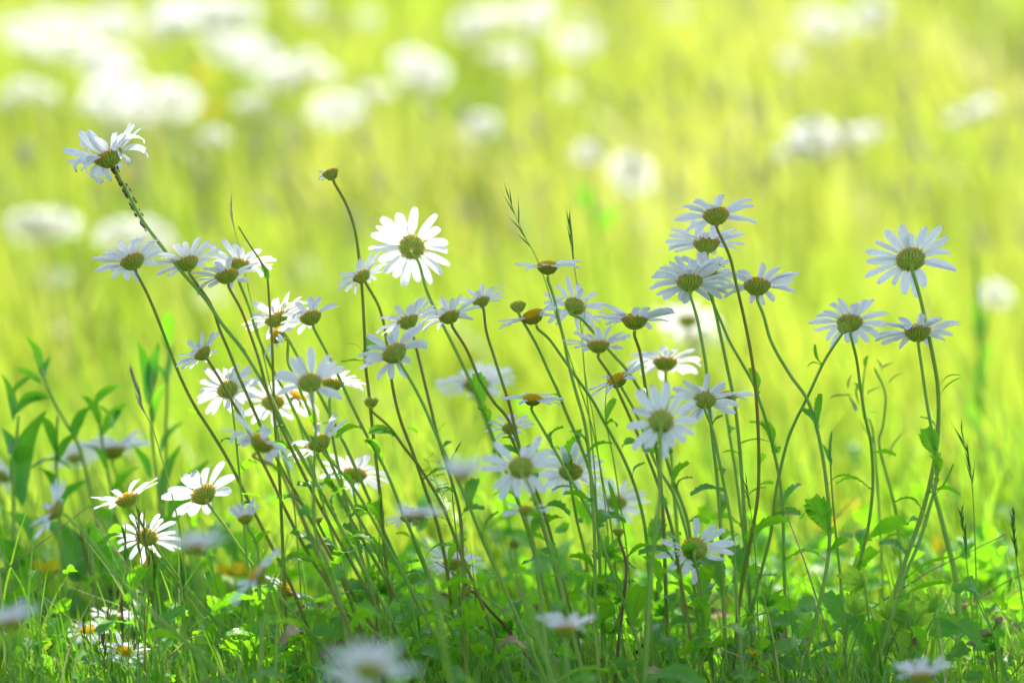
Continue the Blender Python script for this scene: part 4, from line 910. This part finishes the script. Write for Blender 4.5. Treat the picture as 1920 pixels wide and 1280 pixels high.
def reg_sides(rg, n):
    x = rg.uniform(-2.6, 2.6, n); y = rg.uniform(-1.5, 2.2, n); keep = np.abs(x) > .84; return x[keep], y[keep]
grass_field('front_grass', 30000, reg_front, lambda x, y, rg: np.full(len(x), .030), .0026, M['short'], 6, label='low grass in front of the clump')
grass_field('side_grass', 30000, reg_sides, lambda x, y, rg: np.full(len(x), .09), .0035, M['short'], 7, label='grass beside the clump')
def seed_haze():
    """pale flowering grass heads standing above the meadow, far too many to count"""
    rng = random.Random(21); mb = MB()
    for i in range(2600):
        y = 1.7 + 6*rng.random()**1.2; half = .3 + .16*(y+2.5); x = rng.uniform(-half, half)*1.3
        if rng.random() > .55 + .45*smooth(-.2, 1.2, x/half): continue
        g = ground(x, y); h = rng.uniform(.26, .44); L_ = rng.uniform(.012, .04); W_ = rng.uniform(.002, .0052)
        lean = Vector((rng.gauss(-.18,.16), rng.gauss(0,.15), 1)).normalized(); b = Vector((x, y, g))
        t = b + lean*h; dr = (lean + Vector((rng.gauss(-.15,.25), rng.gauss(0,.2), 0))).normalized()
        mb.tube([b, b+lean*h*.5, t], [.0006,.0005,.0004], 3, cap=False)
        mb.tube([t + dr*L_*q for q in (0,.2,.5,.8,1)], [W_*q for q in (.3,.9,1,.6,.1)], 5)
    o = mb.build('meadow_seed_heads', M['spike_p']); tag(o, 'pale flowering grass heads blurred over the meadow', 'grass', kind='stuff')
seed_haze()
def reg_near(rg, n):
    return rg.uniform(-.85, .85, n), np.where(rg.uniform(0,1,n) < .12, rg.uniform(-.45,-.12,n), rg.uniform(-.12,.55,n))
def h_near(x, y, rg):
    hh = np.where(rg.uniform(0,1,len(x)) < .14, .10, .040); return hh*np.where(x < -.15, 1.35, 1.0)*np.clip(1.1+1.6*y, .45, 1)
grass_field('short_grass', 21000, reg_near, h_near, .0015, M['short'], 2, lean=.5, label='short shaded grass around the foot of the daisies')
def undergrowth():
    rng = random.Random(8); mb = MB()
    for i in range(2300):
        y = rng.uniform(-.08, .5) if i < 1700 else rng.uniform(.3, 1.6); x = rng.uniform(-.5-.1*(y+.5), .5+.1*(y+.5))
        z = ground(x, y) + abs(rng.gauss(0, .035)) + .004; a = rng.uniform(0, 6.28); L_ = rng.uniform(.010,.028)*(1.3 if y > .3 else 1)
        if y < -.1: z = min(z, .03)
        el = rng.uniform(-.3, 1.1); d = Vector((math.cos(a)*math.cos(el), math.sin(a)*math.cos(el), math.sin(el)))
        A = Vector((x, y, z)); leaf_mesh(mb, A, A+d*L_, L_*rng.uniform(.18,.3), rng.uniform(-1,1), rng.uniform(.05,.3), 4, rng.uniform(.1,.5), rng=rng)
    o = mb.build('undergrowth', M['leaf']); tag(o, 'dense small leaves covering the ground below the daisies', 'ground cover', kind='stuff')
undergrowth()

def dead_leaves():
    """brown leaves and straw lying in the grass"""
    rng = random.Random(17); mb = MB()
    for i in range(260):
        x, y = rng.uniform(-.6,.6), rng.uniform(-.1,.7); z = ground(x,y) + rng.uniform(.004,.05); a = rng.uniform(0,6.28); A = Vector((x,y,z))
        if i % 3: 
            L_ = rng.uniform(.012,.025); leaf_mesh(mb, A, A+Vector((math.cos(a), math.sin(a)*.6, rng.uniform(-.2,.6)))*L_, L_*.18, rng.uniform(-1.5,1.5), .35, 4, .6, curl=.6, rng=rng)
        else:
            L_ = rng.uniform(.05,.12); d = Vector((math.cos(a), math.sin(a)*.5, rng.uniform(.1,1.0)))*L_
            mb.tube([A, A+d*.5+Vector((0,0,.004)), A+d], [.0006,.0005,.0003], 5)
    o = mb.build('dead_leaves', M['straw']); tag(o, 'dry brown leaves and straw lying in the short grass', 'dead leaves', kind='stuff')
dead_leaves()
